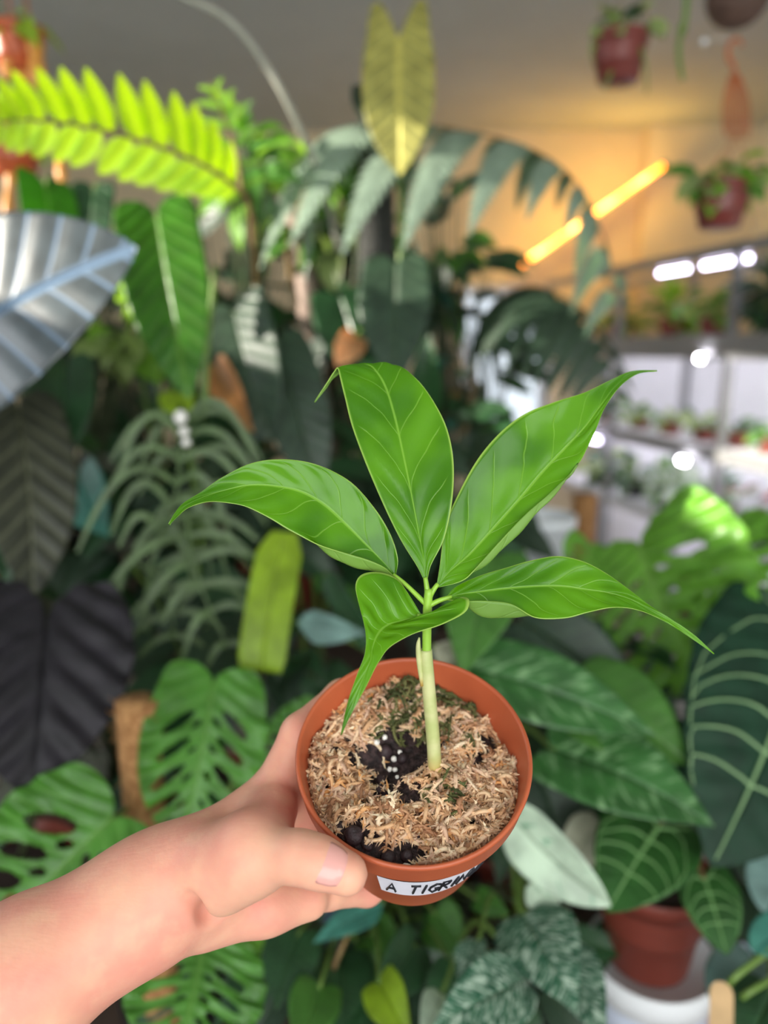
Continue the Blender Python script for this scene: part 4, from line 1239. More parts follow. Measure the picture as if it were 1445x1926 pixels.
# ------------------------------------------------------------------ lime strap leaf behind the pot
t = thing('strap_leaved_plant', 'plant with a blunt yellow-green strap leaf, left of the pot', 'potted plant', (-0.10, 1.10, BZ))
rt = nursery_pot(t, -0.12, 1.08, BZ, 0.07, 0.12, M_BLACKPOT)
leaf(t, (535, 1000, .90), (490, 1262, .84), 88, L_LIME, roll=12, bend=0.5, strap=True, fold=0.06)
leaf(t, (615, 1080, .95), (700, 1210, .92), 50, L_DK2, roll=30, bend=0.6, strap=True, fold=0.1)
leaf(t, (590, 1090, .98), (690, 1130, .94), 40, L_MID, roll=30, bend=0.6, strap=True, fold=0.1)
for b in ((535, 1000, .90), (615, 1080, .95), (590, 1090, .98)):
    B = P(*b); petiole(t, [rt, rt.lerp(B, 0.6) + Vector((0, 0.06, 0.05)), B], 0.004, 0.003, M_PET)

# ------------------------------------------------------------------ right: pale monstera
t = thing('pale_monstera_plant', 'pale green monstera with white light through its leaf holes, right of the seedling', 'potted plant', (0.40, 1.12, BZ))
rt = nursery_pot(t, 0.40, 1.12, BZ, 0.085, 0.14, M_BLACKPOT)
leaf(t, (1205, 1030, 1.02), (1335, 1300, .90), 400, L_MONR, roll=22, bend=0.7, holes=monstera_holes(5, 0.17, 0.17, wt=0.036, rs=0.19), **{**mk, 'lb': 0.18, 'p': 2.4})
leaf(t, (1360, 1030, 1.06), (1500, 1190, .98), 240, L_MONR, roll=10, bend=0.6, holes=monstera_holes(5, 0.15, 0.16, wt=0.03, rs=0.18), **mk)
leaf(t, (1110, 1025, 1.08), (1090, 1110, 1.02), 110, L_MONR, roll=-20, bend=0.5, holes=monstera_holes(3, 0.2, 0.2, wt=0.04), **mk)
for b in ((1205, 1030, 1.02), (1360, 1030, 1.06), (1110, 1025, 1.08)):
    B = P(*b); petiole(t, [rt, rt.lerp(B, 0.6) + Vector((0, 0.06, 0.08)), B], 0.005, 0.003, M_PET)

# ------------------------------------------------------------------ green leaves just behind the pot
t = thing('broad_leaved_plant', 'plant with broad glossy green leaves directly behind the seedling pot', 'potted plant', (0.16, 1.00, BZ))
rt = nursery_pot(t, 0.16, 0.98, BZ, 0.08, 0.14, M_BROWNPOT)
leaf(t, (930, 1050, .82), (868, 1275, .74), 150, L_MID, roll=10, bend=0.5, lb=0.08, fold=0.14)
leaf(t, (985, 1035, .86), (905, 1095, .84), 90, L_DK2, roll=-20, bend=0.4, fold=0.14)
leaf(t, (880, 1255, .76), (1235, 1385, .72), 150, L_VAR, roll=-25, bend=0.5, lb=0.08, fold=0.18, peak=0.35)
leaf(t, (985, 1170, .90), (1220, 1330, .86), 150, L_DARK, roll=-10, bend=0.5, lb=0.08, fold=0.14)
leaf(t, (1090, 1300, .80), (1300, 1440, .74), 190, L_MID, roll=-25, bend=0.6, lb=0.1, fold=0.14)
leaf(t, (1045, 1410, .76), (1345, 1555, .69), 185, L_VAR, roll=-30, bend=0.6, lb=0.1, fold=0.18)
leaf(t, (1010, 1450, .86), (1060, 1600, .84), 120, L_DARK, roll=-10, bend=0.5, lb=0.1, fold=0.18)
leaf(t, (815, 1215, .78), (905, 1245, .80), 60, L_BEIGE, roll=30, bend=0.4, fold=0.1)
leaf(t, (560, 1170, .86), (690, 1190, .84), 70, L_BLUE, roll=30, bend=0.4, fold=0.1)
for b in ((930, 1050, .82), (985, 1035, .86), (880, 1255, .76), (985, 1170, .90), (1090, 1300, .80), (1045, 1410, .76), (1010, 1450, .86), (815, 1215, .78), (560, 1170, .86)):
    B = P(*b); petiole(t, [rt, rt.lerp(B, 0.6) + Vector((0, 0.05, 0.05)), B], 0.004, 0.0025, M_PET)

# ------------------------------------------------------------------ velvet-leaved plant in its own pot on a white tub
TUB = P(1224, 1795, .85)
tub = thing('round_tub', 'round white plastic tub with a lid under the velvet-leaved plant', 'tub', (TUB.x, TUB.y, BZ))
hz = TUB.z - BZ
lathe('tub_body', [(0.060, 0), (0.063, 0.003), (0.066, hz - 0.03)], M_WHITEPOT, tub, Matrix.Translation((TUB.x, TUB.y, BZ)), 48)
lathe('lid', [(0.066, hz - 0.03), (0.0715, hz - 0.028), (0.0715, hz + 0.004), (0.069, hz + 0.005), (0.067, hz), (0.001, hz)], M_WHITE, tub, Matrix.Translation((TUB.x, TUB.y, BZ)), 56)
box('lid_tab', (-0.012, -0.0005, -0.010, 0.012, 0.014, 0.0), M_WHITE, tub, Matrix.Translation((TUB.x + 0.062, TUB.y - 0.036, BZ + hz + 0.001)) @ Matrix.Rotation(math.radians(-120), 4, 'Z'))
t = thing('velvet_leaved_plant', 'brown pot of dark velvety heart leaves with pale veins, standing on the white tub', 'potted plant', (TUB.x - 0.006, TUB.y - 0.004, BZ + hz))
rt = nursery_pot(t, TUB.x - 0.006, TUB.y - 0.004, BZ + hz, 0.064, 0.118, M_BROWNPOT, rb=0.70, seg=64)
ck = dict(lb=0.22, c=0.48, o0=0.92, peak=0.22, p=1.8, q=0.85, fold=0.10, quilt=0.012, nu=30, nv=10)
leaf(t, (1505, 1215, .82), (1338, 1632, .70), 380, L_CRYS, roll=-16, bend=0.6, veins=6, vmat=M_CVEIN, vr=0.0019, **ck)
leaf(t, (1238, 1556, .76), (1142, 1716, .70), 185, L_CRYS2, roll=8, bend=0.6, veins=4, vmat=M_CVEIN2, vr=0.0015, **ck)
leaf(t, (1326, 1656, .735), (1368, 1798, .69), 108, L_CRYS2, roll=-8, bend=0.6, veins=4, vmat=M_CVEIN2, vr=0.0010, **ck)
leaf(t, (1290, 1390, .86), (1200, 1500, .84), 110, L_CRYS, roll=20, bend=0.5, veins=4, vmat=M_CVEIN3, vr=0.0012, **ck)
for b in ((1505, 1215, .82), (1238, 1556, .76), (1326, 1656, .735), (1290, 1390, .86)):
    B = P(*b); petiole(t, [rt, rt.lerp(B, 0.55) + Vector((0.01, 0.03, 0.03)), B], 0.003, 0.0022, M_RACH)

# ------------------------------------------------------------------ cream variegated leaves right of the pot
t = thing('cream_leaved_plant', 'plant with cream-white variegated leaves below right of the seedling pot', 'potted plant', (0.17, 0.74, BZ))
rt = nursery_pot(t, 0.17, 0.76, BZ, 0.07, 0.11, M_BLACKPOT)
leaf(t, (955, 1525, .70), (1150, 1705, .64), 118, L_CREAM, roll=28, bend=0.7, peak=0.3, o0=0.5, p=2.4, q=0.9, fold=0.2)
leaf(t, (1130, 1545, .80), (1050, 1640, .78), 90, L_BEIGE, roll=-10, bend=0.5, o0=0.5, fold=0.12)
leaf(t, (1000, 1660, .72), (1060, 1740, .70), 60, L_CREAM, roll=10, bend=0.5, o0=0.4, fold=0.2)
leaf(t, (985, 1720, .70), (1085, 1905, .60), 160, L_VARW, roll=-10, bend=0.6, o0=0.5, fold=0.18)
leaf(t, (900, 1770, .66), (880, 1880, .62), 62, L_VARW, roll=30, bend=0.8, o0=0.4, fold=0.5)
leaf(t, (990, 1840, .64), (810, 1935, .58), 130, L_VARW, roll=10, bend=0.5, o0=0.5, fold=0.2)
leaf(t, (830, 1870, .64), (790, 1960, .58), 62, L_CREAM, roll=0, bend=0.5, o0=0.5, fold=0.2)
leaf(t, (1040, 1780, .70), (1140, 1960, .62), 120, L_VARW, roll=-20, bend=0.6, o0=0.5, fold=0.2)
for b in ((955, 1525, .70), (1130, 1545, .80), (1000, 1660, .72), (985, 1720, .70), (900, 1770, .66), (990, 1840, .64), (830, 1870, .64), (1040, 1780, .70)):
    B = P(*b); petiole(t, [rt, rt.lerp(B, 0.6) + Vector((0, 0.04, 0.04)), B], 0.003, 0.002, M_PET)

# ------------------------------------------------------------------ low foliage below the hand
t = thing('low_green_plant', 'low leafy green plant under the seedling pot at the bottom edge', 'potted plant', (-0.02, 0.78, BZ))
rt = nursery_pot(t, -0.02, 0.78, BZ, 0.08, 0.10, M_BLACKPOT)
leaf(t, (720, 1700, .74), (588, 1775, .70), 62, L_TEAL, roll=25, bend=0.4, fold=0.15)
leaf(t, (700, 1690, .78), (600, 1735, .76), 70, leaf_mat('slate_leaf', (56, 74, 94), (70, 90, 110), None, 0.35, 0.05, nv=5), roll=25, bend=0.4, fold=0.15)
leaf(t, (715, 1850, .66), (775, 1960, .60), 85, L_LIME, roll=10, bend=0.5, lb=0.1, fold=0.25)
for (b, e, w, m, r) in (((560, 1760, .72), (520, 1900, .66), 110, L_DK2, 10), ((640, 1800, .72), (640, 1940, .64), 130, L_DK2, -10), ((700, 1760, .76), (760, 1850, .70), 110, L_MID, 20),
                        ((820, 1720, .78), (870, 1800, .74), 90, L_MID, 10), ((480, 1800, .74), (470, 1960, .68), 110, L_DK2, 30), ((780, 1780, .72), (700, 1890, .66), 100, L_DK2, -20),
                        ((600, 1860, .66), (560, 1990, .60), 100, L_MID, 0), ((900, 1690, .80), (960, 1720, .76), 50, L_MID, 0), ((470, 1755, .72), (490, 1800, .70), 50, L_LIGHT, 0),
                        ((860, 1830, .70), (820, 1940, .66), 100, L_DK2, 0), ((540, 1730, .80), (480, 1790, .78), 70, L_DK2, 0)):
    leaf(t, b, e, w, m, roll=r, bend=0.5, lb=0.12, fold=0.2)
    B = P(*b); petiole(t, [rt, rt.lerp(B, 0.6) + Vector((0, 0.03, 0.04)), B], 0.003, 0.002, M_PET)
for b in ((720, 1700, .74), (700, 1690, .78), (715, 1850, .66)):
    B = P(*b); petiole(t, [rt, rt.lerp(B, 0.6) + Vector((0, 0.03, 0.04)), B], 0.003, 0.002, M_PET)
petiole(t, [P(610, 1870, .70), P(640, 1790, .70), P(665, 1740, .72)], 0.003, 0.002, M_RACH, 'stake')

# ------------------------------------------------------------------ bottom right corner
t = thing('blue_green_plant', 'plant with rounded blue-green leaves in the bottom right corner', 'potted plant', (0.47, 0.74, BZ))
rt = nursery_pot(t, 0.50, 0.76, BZ, 0.065, 0.09, M_WHITEPOT)
for (b, e, w, m, r) in (((1490, 1590, .82), (1440, 1720, .78), 120, L_BLUE, 0), ((1480, 1740, .70), (1415, 1790, .68), 70, L_TEAL, 10), ((1420, 1810, .72), (1360, 1920, .66), 130, L_BLUE, 10),
                        ((1450, 1870, .66), (1400, 1990, .62), 120, L_DK2, 10)):
    leaf(t, b, e, w, m, roll=r, bend=0.5, lb=0.15, o0=0.95, peak=0.35, p=2.4, q=0.7, fold=0.15)
    B = P(*b); petiole(t, [rt, rt.lerp(B, 0.6) + Vector((0, 0.03, 0.04)), B], 0.003, 0.002, M_PET)
petiole(t, [rt, P(1370, 1860, .68), P(1450, 1785, .68)], 0.0035, 0.003, M_PET)
petiole(t, [rt, P(1395, 1880, .67), P(1470, 1830, .67)], 0.0035, 0.003, M_PET)
M_PINK = plain('pink_glaze', (232, 196, 196), 0.4, 0.04, 10)
PK = P(1400, 1765, .90)
lathe('pink_dish', [(0.07, 0), (0.115, 0.004), (0.125, 0.022), (0.120, 0.024), (0.110, 0.008), (0.001, 0.006)], M_PINK, None, Matrix.Translation((PK.x + .01, PK.y, BZ)), 48)
tag(bpy.data.objects['pink_dish'], 'wide pale pink dish lying on the bench in the bottom right corner', 'dish')
M_STICK = plain('light_wood', (206, 168, 122), 0.6, 0.1, 60)
a, b = P(1356, 2030, .62), P(1358, 1846, .655)
v, f = boxes_data([(-0.0095, -0.0012, 0, 0.0095, 0.0012, (b - a).length)])
M = frame(a, b, (CAM - a).normalized(), Vector((0, 1, 0)) * (b - a).length)
bm = bmesh.new()
prof_ = [(-0.0095, 0), (0.0095, 0)] + [(0.0095 * math.cos(math.radians(q)), (b - a).length - 0.0095 + 0.0095 * math.sin(math.radians(q))) for q in range(0, 181, 15)]
vv = [bm.verts.new(M @ Vector((x, y, 0.0012))) for x, y in prof_]; v2 = [bm.verts.new(M @ Vector((x, y, -0.0012))) for x, y in prof_]
bm.faces.new(vv); bm.faces.new(v2[::-1])
for i in range(len(vv)): bm.faces.new((vv[i], v2[i], v2[(i + 1) % len(vv)], vv[(i + 1) % len(vv)]))
me = bpy.data.meshes.new('plant_marker'); bm.to_mesh(me); bm.free()
tag(link('plant_marker', me, M_STICK, None, False), 'round-ended wooden plant marker beside the white tub at the bottom edge', 'marker')
# ------------------------------------------------------------------ ferns
t = thing('backlit_fern', 'fern with a sunlit yellow-green frond at the upper left', 'fern', (-0.30, 1.36, 0.98))
rt = nursery_pot(t, -0.20, 1.36, 0.98, 0.08, 0.13, M_BROWNPOT)
base = P(455, 362, 1.06)
px = lambda v, d=.98: v * d / F
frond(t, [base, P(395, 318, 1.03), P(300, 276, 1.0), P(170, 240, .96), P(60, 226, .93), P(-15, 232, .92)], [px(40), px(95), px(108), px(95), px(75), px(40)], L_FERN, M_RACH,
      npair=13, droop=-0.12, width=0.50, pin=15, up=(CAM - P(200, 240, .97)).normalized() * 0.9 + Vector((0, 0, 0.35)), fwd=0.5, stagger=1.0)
frond(t, [base, P(445, 290, 1.10), P(420, 215, 1.08), P(395, 150, 1.05)], [px(70), px(75), px(55), px(20)], L_LIGHT, M_RACH, npair=6, droop=0.1, width=0.3, pin=8, up=(CAM - base).normalized(), fwd=0.7)
petiole(t, [rt, rt.lerp(base, .5) + Vector((-0.02, 0.12, 0)), base + Vector((0.0, 0.08, -0.03)), base], 0.005, 0.004, M_RACH)

t = thing('silver_fern', 'tall fern with a broad arching silver-green frond above the seedling', 'fern', (0.05, 1.62, 0.98))
rt = nursery_pot(t, 0.05, 1.62, 0.98, 0.10, 0.15, M_BLACKPOT)
pz = lambda v, d=1.3: v * d / F
upc = Vector((0.0, -0.55, 0.85)).normalized()
b0 = P(585, 330, 1.42)
frond(t, [b0, P(620, 265, 1.40), P(700, 228, 1.36), P(830, 240, 1.32), P(985, 275, 1.30), P(1085, 345, 1.30), P(1140, 460, 1.32), P(1162, 580, 1.34)],
      [pz(130), pz(200), pz(245), pz(255), pz(200), pz(110), pz(170), pz(110)], L_SFERN, M_RACH, npair=12, droop=0.95, width=0.36, pin=22, up=(0.0, -0.15, 1), fwd=-0.22, stagger=1.0, spread=0.45, hang=True, far=0.75)
petiole(t, [rt, P(560, 560, 1.55), P(560, 420, 1.48), b0], 0.008, 0.005, M_RACH)
b1 = P(900, 640, 1.62)
frond(t, [b1, P(930, 570, 1.58), P(1000, 540, 1.52), P(1080, 575, 1.48), P(1140, 660, 1.46), P(1165, 765, 1.46)], [pz(90), pz(130), pz(150), pz(150), pz(120), pz(50)], L_DARK, M_RACH,
      npair=14, droop=0.9, width=0.40, pin=18, up=(0.0, -0.3, 1), fwd=-0.1, stagger=1.0, spread=0.7, hang=True, far=0.7)
petiole(t, [rt, P(870, 820, 1.65), b1], 0.006, 0.005, M_RACH)

# ------------------------------------------------------------------ bronze-yellow upright leaf
t = thing('bronze_leaved_plant', 'plant with a bronze-yellow arrow leaf rising against the ceiling', 'potted plant', (-0.05, 1.50, 0.98))
rt = nursery_pot(t, -0.10, 1.46, 0.98, 0.07, 0.12, M_BROWNPOT)
leaf(t, (750, 72, 1.22), (752, 330, 1.20), 138, L_YEL, roll=4, bend=0.3, lb=0.32, gape=0.5, c=0.62, o0=0.86, peak=0.34, p=2.4, q=0.9, fold=0.14, quilt=0.010, nu=40, nv=12)
petiole(t, [rt, P(742, 600, 1.34), P(752, 300, 1.30), P(752, 110, 1.25), P(750, 72, 1.22)], 0.006, 0.003, M_PET)
leaf(t, (690, 165, 1.26), (705, 260, 1.22), 62, L_DARK, roll=0, bend=0.4, lb=0.1, fold=0.2)
leaf(t, (745, 500, 1.26), (742, 740, 1.20), 140, L_DARK, roll=6, bend=0.3, lb=0.10, c=0.5, fold=0.10, quilt=0.008)
leaf(t, (640, 560, 1.36), (690, 740, 1.32), 130, L_DK2, roll=-14, bend=0.4, lb=0.10, c=0.5, fold=0.10)
for b in ((745, 500, 1.26), (640, 560, 1.36), (690, 165, 1.26)):
    B = P(*b); petiole(t, [rt, rt.lerp(B, 0.6) + Vector((0, 0.08, 0.02)), B], 0.004, 0.003, M_PETD)

# poles and trunks
a = P(705, 290, 1.42)
moss_pole('moss_pole', 'black moss pole rising behind the silver-green fern frond', (a.x + 0.02, a.y + 0.02, 0.98), a, 0.036, M_COIRD)
a, b = P(548, 390, 1.52), P(590, 690, 1.5)
d_ = (b - a).normalized(); foot = b + d_ * ((b.z - 0.98) / -d_.z)
t = thing('bare_trunk', 'leaning grey-pink bare trunk in the middle of the foliage', 'trunk', tuple(foot))
tube('trunk', [foot, b, a.lerp(b, .5) + Vector((0.008, 0, 0)), a], [0.026, 0.024, 0.020, 0.014], M_BARKG, t, 14, 24)
tube('branch', [a.lerp(b, .05), a + Vector((-0.05, 0.02, 0.05)), a + Vector((-0.13, 0.03, 0.07))], [0.010, 0.008, 0.005], M_BARKG, t, 8, 10)
a = P(1102, 930, 1.50)
moss_pole('moss_pole', 'orange-brown moss pole rising right of the white planter', (a.x, a.y, 0.98), a, 0.024, M_COIR)
WP = P(1020, 968, 1.45)
t = thing('white_planter', 'plain white planter pot behind the upper right leaflet', 'pot', (WP.x, WP.y, 0.98))
hh = WP.z - 0.98
lathe('planter', [(0.048, 0), (0.050, 0.003), (0.064, hh - 0.02), (0.067, hh - 0.018), (0.067, hh), (0.063, hh), (0.060, hh - 0.03)], plain('bright_white_plastic', (244, 247, 255), 0.4, 0.02), t, Matrix.Translation((WP.x, WP.y, 0.98)), 48)
lathe('soil', [(0.060, hh - 0.03), (0.03, hh - 0.024), (0.001, hh - 0.024)], M_SOIL, t, Matrix.Translation((WP.x, WP.y, 0.98)), 24)

# ------------------------------------------------------------------ hanging pots
M_CORD = plain('cord', (150, 130, 110), 0.7, 0.1)
M_CORDO = plain('orange_brown_plastic', (186, 104, 64), 0.45, 0.1)
M_COCO = plain('coconut_shell', (96, 72, 62), 0.7, 0.25, 60, 0.4)
L_SUCC = leaf_mat('pale_trailing_leaf', (158, 176, 112), (180, 194, 140), None, 0.4, 0.3, (170, 200, 90), nv=4)
K_SUCC = ('succ', L_SUCC, dict(_w=0.62, lb=0.1, bend=0.9, fold=0.2, nu=10, nv=4))
K_MID = ('mid', L_MID, dict(_w=0.5, lb=0.12, bend=0.8, fold=0.2, nu=12, nv=4))
K_LIGHT = ('light', L_LIGHT, dict(_w=0.55, lb=0.10, bend=0.8, fold=0.2, nu=12, nv=4))
K_DARK = ('dark', L_DARK, dict(_w=0.5, lb=0.14, bend=0.7, fold=0.2, quilt=0.01, nu=14, nv=5))
K_DK2 = ('dk2', L_DK2, dict(_w=0.45, lb=0.14, bend=0.7, fold=0.2, quilt=0.01, nu=14, nv=5))
K_OLIVE = ('olive', L_OLIVE, dict(_w=0.4, lb=0.10, bend=0.6, fold=0.15, quilt=0.015, nu=14, nv=5))
K_VAR = ('var', leaf_mat('white_green_small_leaf', (110, 140, 104), (150, 170, 140), None, 0.4, 0.25, (150, 180, 120), varieg=(226, 226, 218), vscale=30, vth=0.5, nv=5), dict(_w=0.5, bend=0.8, fold=0.2, nu=10, nv=4))
K_RED = ('red', leaf_mat('dark_red_leaf', (104, 44, 54), (150, 90, 90), None, 0.4, 0.2, (150, 50, 60), nv=5), dict(_w=0.5, bend=0.8, fold=0.2, nu=10, nv=4))
K_PALE = ('pale', leaf_mat('silver_white_leaf', (196, 198, 206), (160, 160, 170), None, 0.4, 0.2, (200, 200, 200), nv=5), dict(_w=0.4, bend=0.8, fold=0.2, nu=10, nv=4))
def hanging_pot(label, rim, r, h, mat, top, kinds, n, size, seed, spread, cordmat=M_CORD):
    """rim: world centre of the rim; top: world point the cords meet"""
    t = thing('hanging_pot', label, 'hanging plant', (rim.x, rim.y, rim.z - h), 'hanging pots under the ceiling')
    rt = nursery_pot(t, rim.x, rim.y, rim.z - h, r, h, mat, rb=0.72)
    for k in range(3):
        a = math.radians(120 * k + 80)
        tube('cord', [rim + Vector((r * 0.97 * math.cos(a), r * 0.97 * math.sin(a), -0.004)), top], [0.0014, 0.0012], cordmat, t, 5)
    bush(t, rt, rim + Vector((0, 0, 0.01)), spread, n, kinds, size, seed, M_PET, hang=0.55)
    return t
r1 = P(1168, 66, 1.6); top = Vector((r1.x, r1.y, CEIL - 0.06))
t = hanging_pot('red-brown hanging pot nearest the ceiling, with pale trailing leaves', r1, 0.060, 0.095, M_REDPOT, top, [K_SUCC, K_SUCC, K_DK2], 22, 0.05, 3, (0.062, 0.062, 0.035))
tube('hook', [top, Vector((r1.x, r1.y, CEIL - 0.03)), Vector((r1.x, r1.y, CEIL - 0.001))], [0.002, 0.002, 0.004], M_CORD, t, 6)
petiole(t, [P(1205, 90, 1.56), P(1215, 130, 1.55), P(1217, 175, 1.55)], 0.003, 0.002, M_PET, 'trailing_stem')
petiole(t, [P(1150, 135, 1.55), P(1142, 155, 1.55), P(1138, 168, 1.55)], 0.004, 0.002, M_PET, 'trailing_stem')

r2 = P(1360, 345, 1.6)
tagp = P(1384, 200, 1.6)
t = hanging_pot('red-brown hanging pot with rosette leaves, hung from the woven tag', r2, 0.060, 0.092, M_REDPOT, P(1388, 250, 1.6), [K_SUCC, K_LIGHT, K_SUCC, K_MID], 26, 0.065, 8, (0.072, 0.06, 0.04), M_CORDO)
# woven orange-brown hanger tag with hook
t = thing('woven_hanger', 'orange-brown woven paddle hanger with a curved hook, above the lower right hanging pot', 'hanger', tuple(P(1388, 262, 1.6)))
def outline(v):        # half width (px) along the paddle
    return 8 + 18 * math.sin(math.pi * min(1, max(0, (v - 0.02) / 1.25))) ** 0.8
for k in range(9):     # vertical strips
    s = k / 8 * 2 - 1
    pts = [P(1383 + 4 * (v / 10) + s * outline(v / 10), 140 + 120 * v / 10, 1.6 - 0.003 * (k % 2)) for v in range(11)]
    tube('strip', pts, 0.0016, M_CORDO, t, 5)
for k in range(12):    # cross strips
    v = 0.12 + k / 12 * 0.82
    w = outline(v)
    pts = [P(1383 + 4 * v + s * w, 140 + 120 * v, 1.597 + 0.002 * math.cos(s * 12 + k * 3.14)) for s in (-1, -.5, 0, .5, 1)]
    tube('strip', pts, 0.0015, M_CORDO, t, 5)
tube('hook', [P(1383, 145, 1.6), P(1380, 125, 1.6), P(1370, 105, 1.6), P(1374, 80, 1.6), P(1388, 74, 1.6), P(1397, 86, 1.6)], [0.0045, 0.005, 0.005, 0.0045, 0.004, 0.003], M_CORDO, t, 8, 24)
# coconut bowl
cb = P(1388, 2, 1.6); bot = P(1388, 47, 1.6)
rad = 0.066
t = thing('coconut_bowl', 'brown coconut-shell hanging bowl cut off by the top edge at right', 'hanging bowl', tuple(bot))
lathe('bowl', [(0.002, -rad * 0.92)] + [(rad * math.cos(math.radians(a)), rad * 0.92 * math.sin(math.radians(a))) for a in range(-80, 16, 8)] + [(rad * 0.92, rad * 0.24), (rad * 0.90, 0.0)], M_COCO, t, Matrix.Translation(cb + Vector((0, 0, 0.008))), 40)
for k in range(3):
    a = math.radians(120 * k + 30)
    tube('cord', [cb + Vector((rad * .95 * math.cos(a), rad * .95 * math.sin(a), 0.02)), Vector((cb.x, cb.y, CEIL - 0.001))], [0.0013, 0.0013], M_CORD, t, 5)
tube('cord', [P(1388, 40, 1.6), P(1388, 62, 1.6), P(1385, 76, 1.6)], [0.0012] * 3, M_CORD, t, 5)
# transparent push pin / wire beside the hook
t = thing('wire_clip', 'small white clip on a wire beside the hanger hook', 'clip', tuple(P(1324, 80, 1.6)))
tube('wire', [P(1384, 74, 1.6), P(1350, 73, 1.6), P(1326, 78, 1.6)], [0.001] * 3, M_WHITE, t, 5)
pebble('clip', P(1324, 79, 1.6), 0.008, M_WHITE, t, 4)
# single trailing green stem
petiole(None, [Vector((P(1293, -40, 1.35).x, P(1293, -40, 1.35).y, CEIL)), P(1292, 0, 1.35), P(1282, 50, 1.35), P(1277, 100, 1.35), P(1284, 150, 1.35)], 0.006, 0.004, M_PET, 'trailing_stem', 30)
tag(bpy.data.objects['trailing_stem.002'] if 'trailing_stem.002' in bpy.data.objects else bpy.data.objects['trailing_stem'], 'single green trailing stem hanging from the ceiling beside the hanging pot', 'stem')
# left: two orange pots with pitchers
def pitcher(parent, a, b, w):
    A, B = P(*a), P(*b); L = (B - A).length; w *= a[2] / F
    pts = [A.lerp(B, i / 8) for i in range(9)]
    tube('pitcher', pts, [w * q for q in (0.18, .38, .5, .52, .48, .42, .40, .46, .5)][::-1], L_PITCH, parent, 12, 20)
r3 = P(30, 52, 1.5)
t = hanging_pot('orange-brown hanging pot with yellow pitchers in the top left corner', r3, 0.055, 0.085, M_ORANGE, Vector((r3.x, r3.y, CEIL - 0.002)), [K_LIGHT, ('lime', L_LIME, dict(_w=0.5, bend=0.9, fold=0.2, nu=10, nv=4))], 10, 0.06, 21, (0.05, 0.05, 0.02), M_CORDO)
for a, b, w in (((68, 85, 1.45), (70, 165, 1.44), 32), ((12, 115, 1.42), (14, 150, 1.42), 20), ((40, 140, 1.45), (42, 185, 1.45), 26)): pitcher(t, a, b, w)
leaf(t, (40, 40, 1.45), (75, 90, 1.42), 40, L_LIME, bend=0.8)
r4 = P(22, 245, 1.5)
t = hanging_pot('orange-brown hanging pot half hidden behind the sunlit frond', r4, 0.055, 0.09, M_ORANGE, Vector((r4.x - 0.01, r4.y + .02, CEIL - 0.002)), [K_LIGHT, K_MID], 10, 0.06, 22, (0.05, 0.05, 0.03), M_CORDO)
for a, b, w in (((112, 290, 1.45), (118, 345, 1.44), 20), ((20, 330, 1.45), (12, 420, 1.45), 18)): pitcher(t, a, b, w)
# slack cable near the ceiling
c0 = P(330, -12, 1.15)
tube('hanging_cable', [Vector((c0.x - 0.62, c0.y + 0.10, CEIL)), P(40, -120, 1.2), P(220, -62, 1.16), c0, P(425, 34, 1.15), P(490, 108, 1.17), P(545, 200, 1.2), P(600, 330, 1.3), P(640, 470, 1.4)], 0.0058, plain('grey_cable', (150, 148, 136), 0.6, 0.08), None, 8, 50)
tag(bpy.data.objects['hanging_cable'], 'thin grey cable sagging from the ceiling into the foliage', 'cable')

# ------------------------------------------------------------------ rack with lamps at right
RA = Vector((1.30, 2.56, 0)); RU = Vector((-0.2144, 0.9767, 0)); RV = Vector((0.9767, 0.2144, 0))
def rk(s, v, z): return RA + RU * s + RV * v + Vector((0, 0, z))
RM = Matrix.Translation(RA) @ Matrix((RU, RV, Vector((0, 0, 1)))).transposed().to_4x4()
rack = thing('shelf_rack', 'white and grey shelf rack of small plants along the right wall', 'shelf', tuple(RA))
S0_, S1_ = -0.65, 1.80
for z in (0.80, 1.13, 1.55):
    box('shelf', (S0_, 0, z - 0.04, S1_, 0.40, z), M_WHITE, rack, RM)
for z, h_ in ((1.13, 0.05), (1.55, 0.09)):
    box('fascia', (S0_, -0.012, z - h_, S1_, 0, z), M_METAL, rack, RM)
box('top_rail', (S0_, 0, 1.83, S1_, 0.03, 1.87), M_METAL, rack, RM)
box('top_rail', (S0_, 0.37, 1.83, S1_, 0.40, 1.87), M_METAL, rack, RM)
for s in (S0_ + 0.02, 0.20, 1.00, S1_ - 0.03):
    for v in (0.0, 0.37):
        box('post', (s, v, 0, s + 0.03, v + 0.03, 1.83 if v else 1.87), M_METAL, rack, RM)
box('back_panel', (S0_, 0.405, 0.25, S1_, 0.415, 1.53), M_WHITE, rack, RM)
def emit(name, c, s):
    g = NT(name)
    g.set(Base_Color=(0.8, 0.8, 0.8), Emission_Color=lin(c), Emission_Strength=s)
    return g.m
E_COOL = emit('led_cool', (230, 222, 252), 16.0)
E_HID = emit('added_fill_led', (240, 236, 246), 17.0)  # glow of the unseen tubes added to brighten the rack panel
E_BULB = emit('led_spot', (250, 246, 255), 60.0)
E_YEL = emit('lamp_yellow', (255, 134, 0), 9.0)
def lamp(label, a, b, r, em, capmat=M_METAL, name='tube_lamp', parent=None):
    t = parent if parent is not None else thing(name, label, 'lamp', tuple(a), 'glowing tube lamps')
    d = (b - a).normalized()
    tube('tube', [a + d * 0.01, b - d * 0.01], r, em, t, 12)
    tube('end_cap', [a - d * 0.012, a + d * 0.01], r * 1.25, capmat, t, 12)
    tube('end_cap', [b - d * 0.01, b + d * 0.012], r * 1.25, capmat, t, 12)
    return t
lamp('cool white tube lamp under the rack top rail, the longer one', rk(0.16, 0.04, 1.812), rk(0.46, 0.04, 1.812), 0.009, E_COOL)
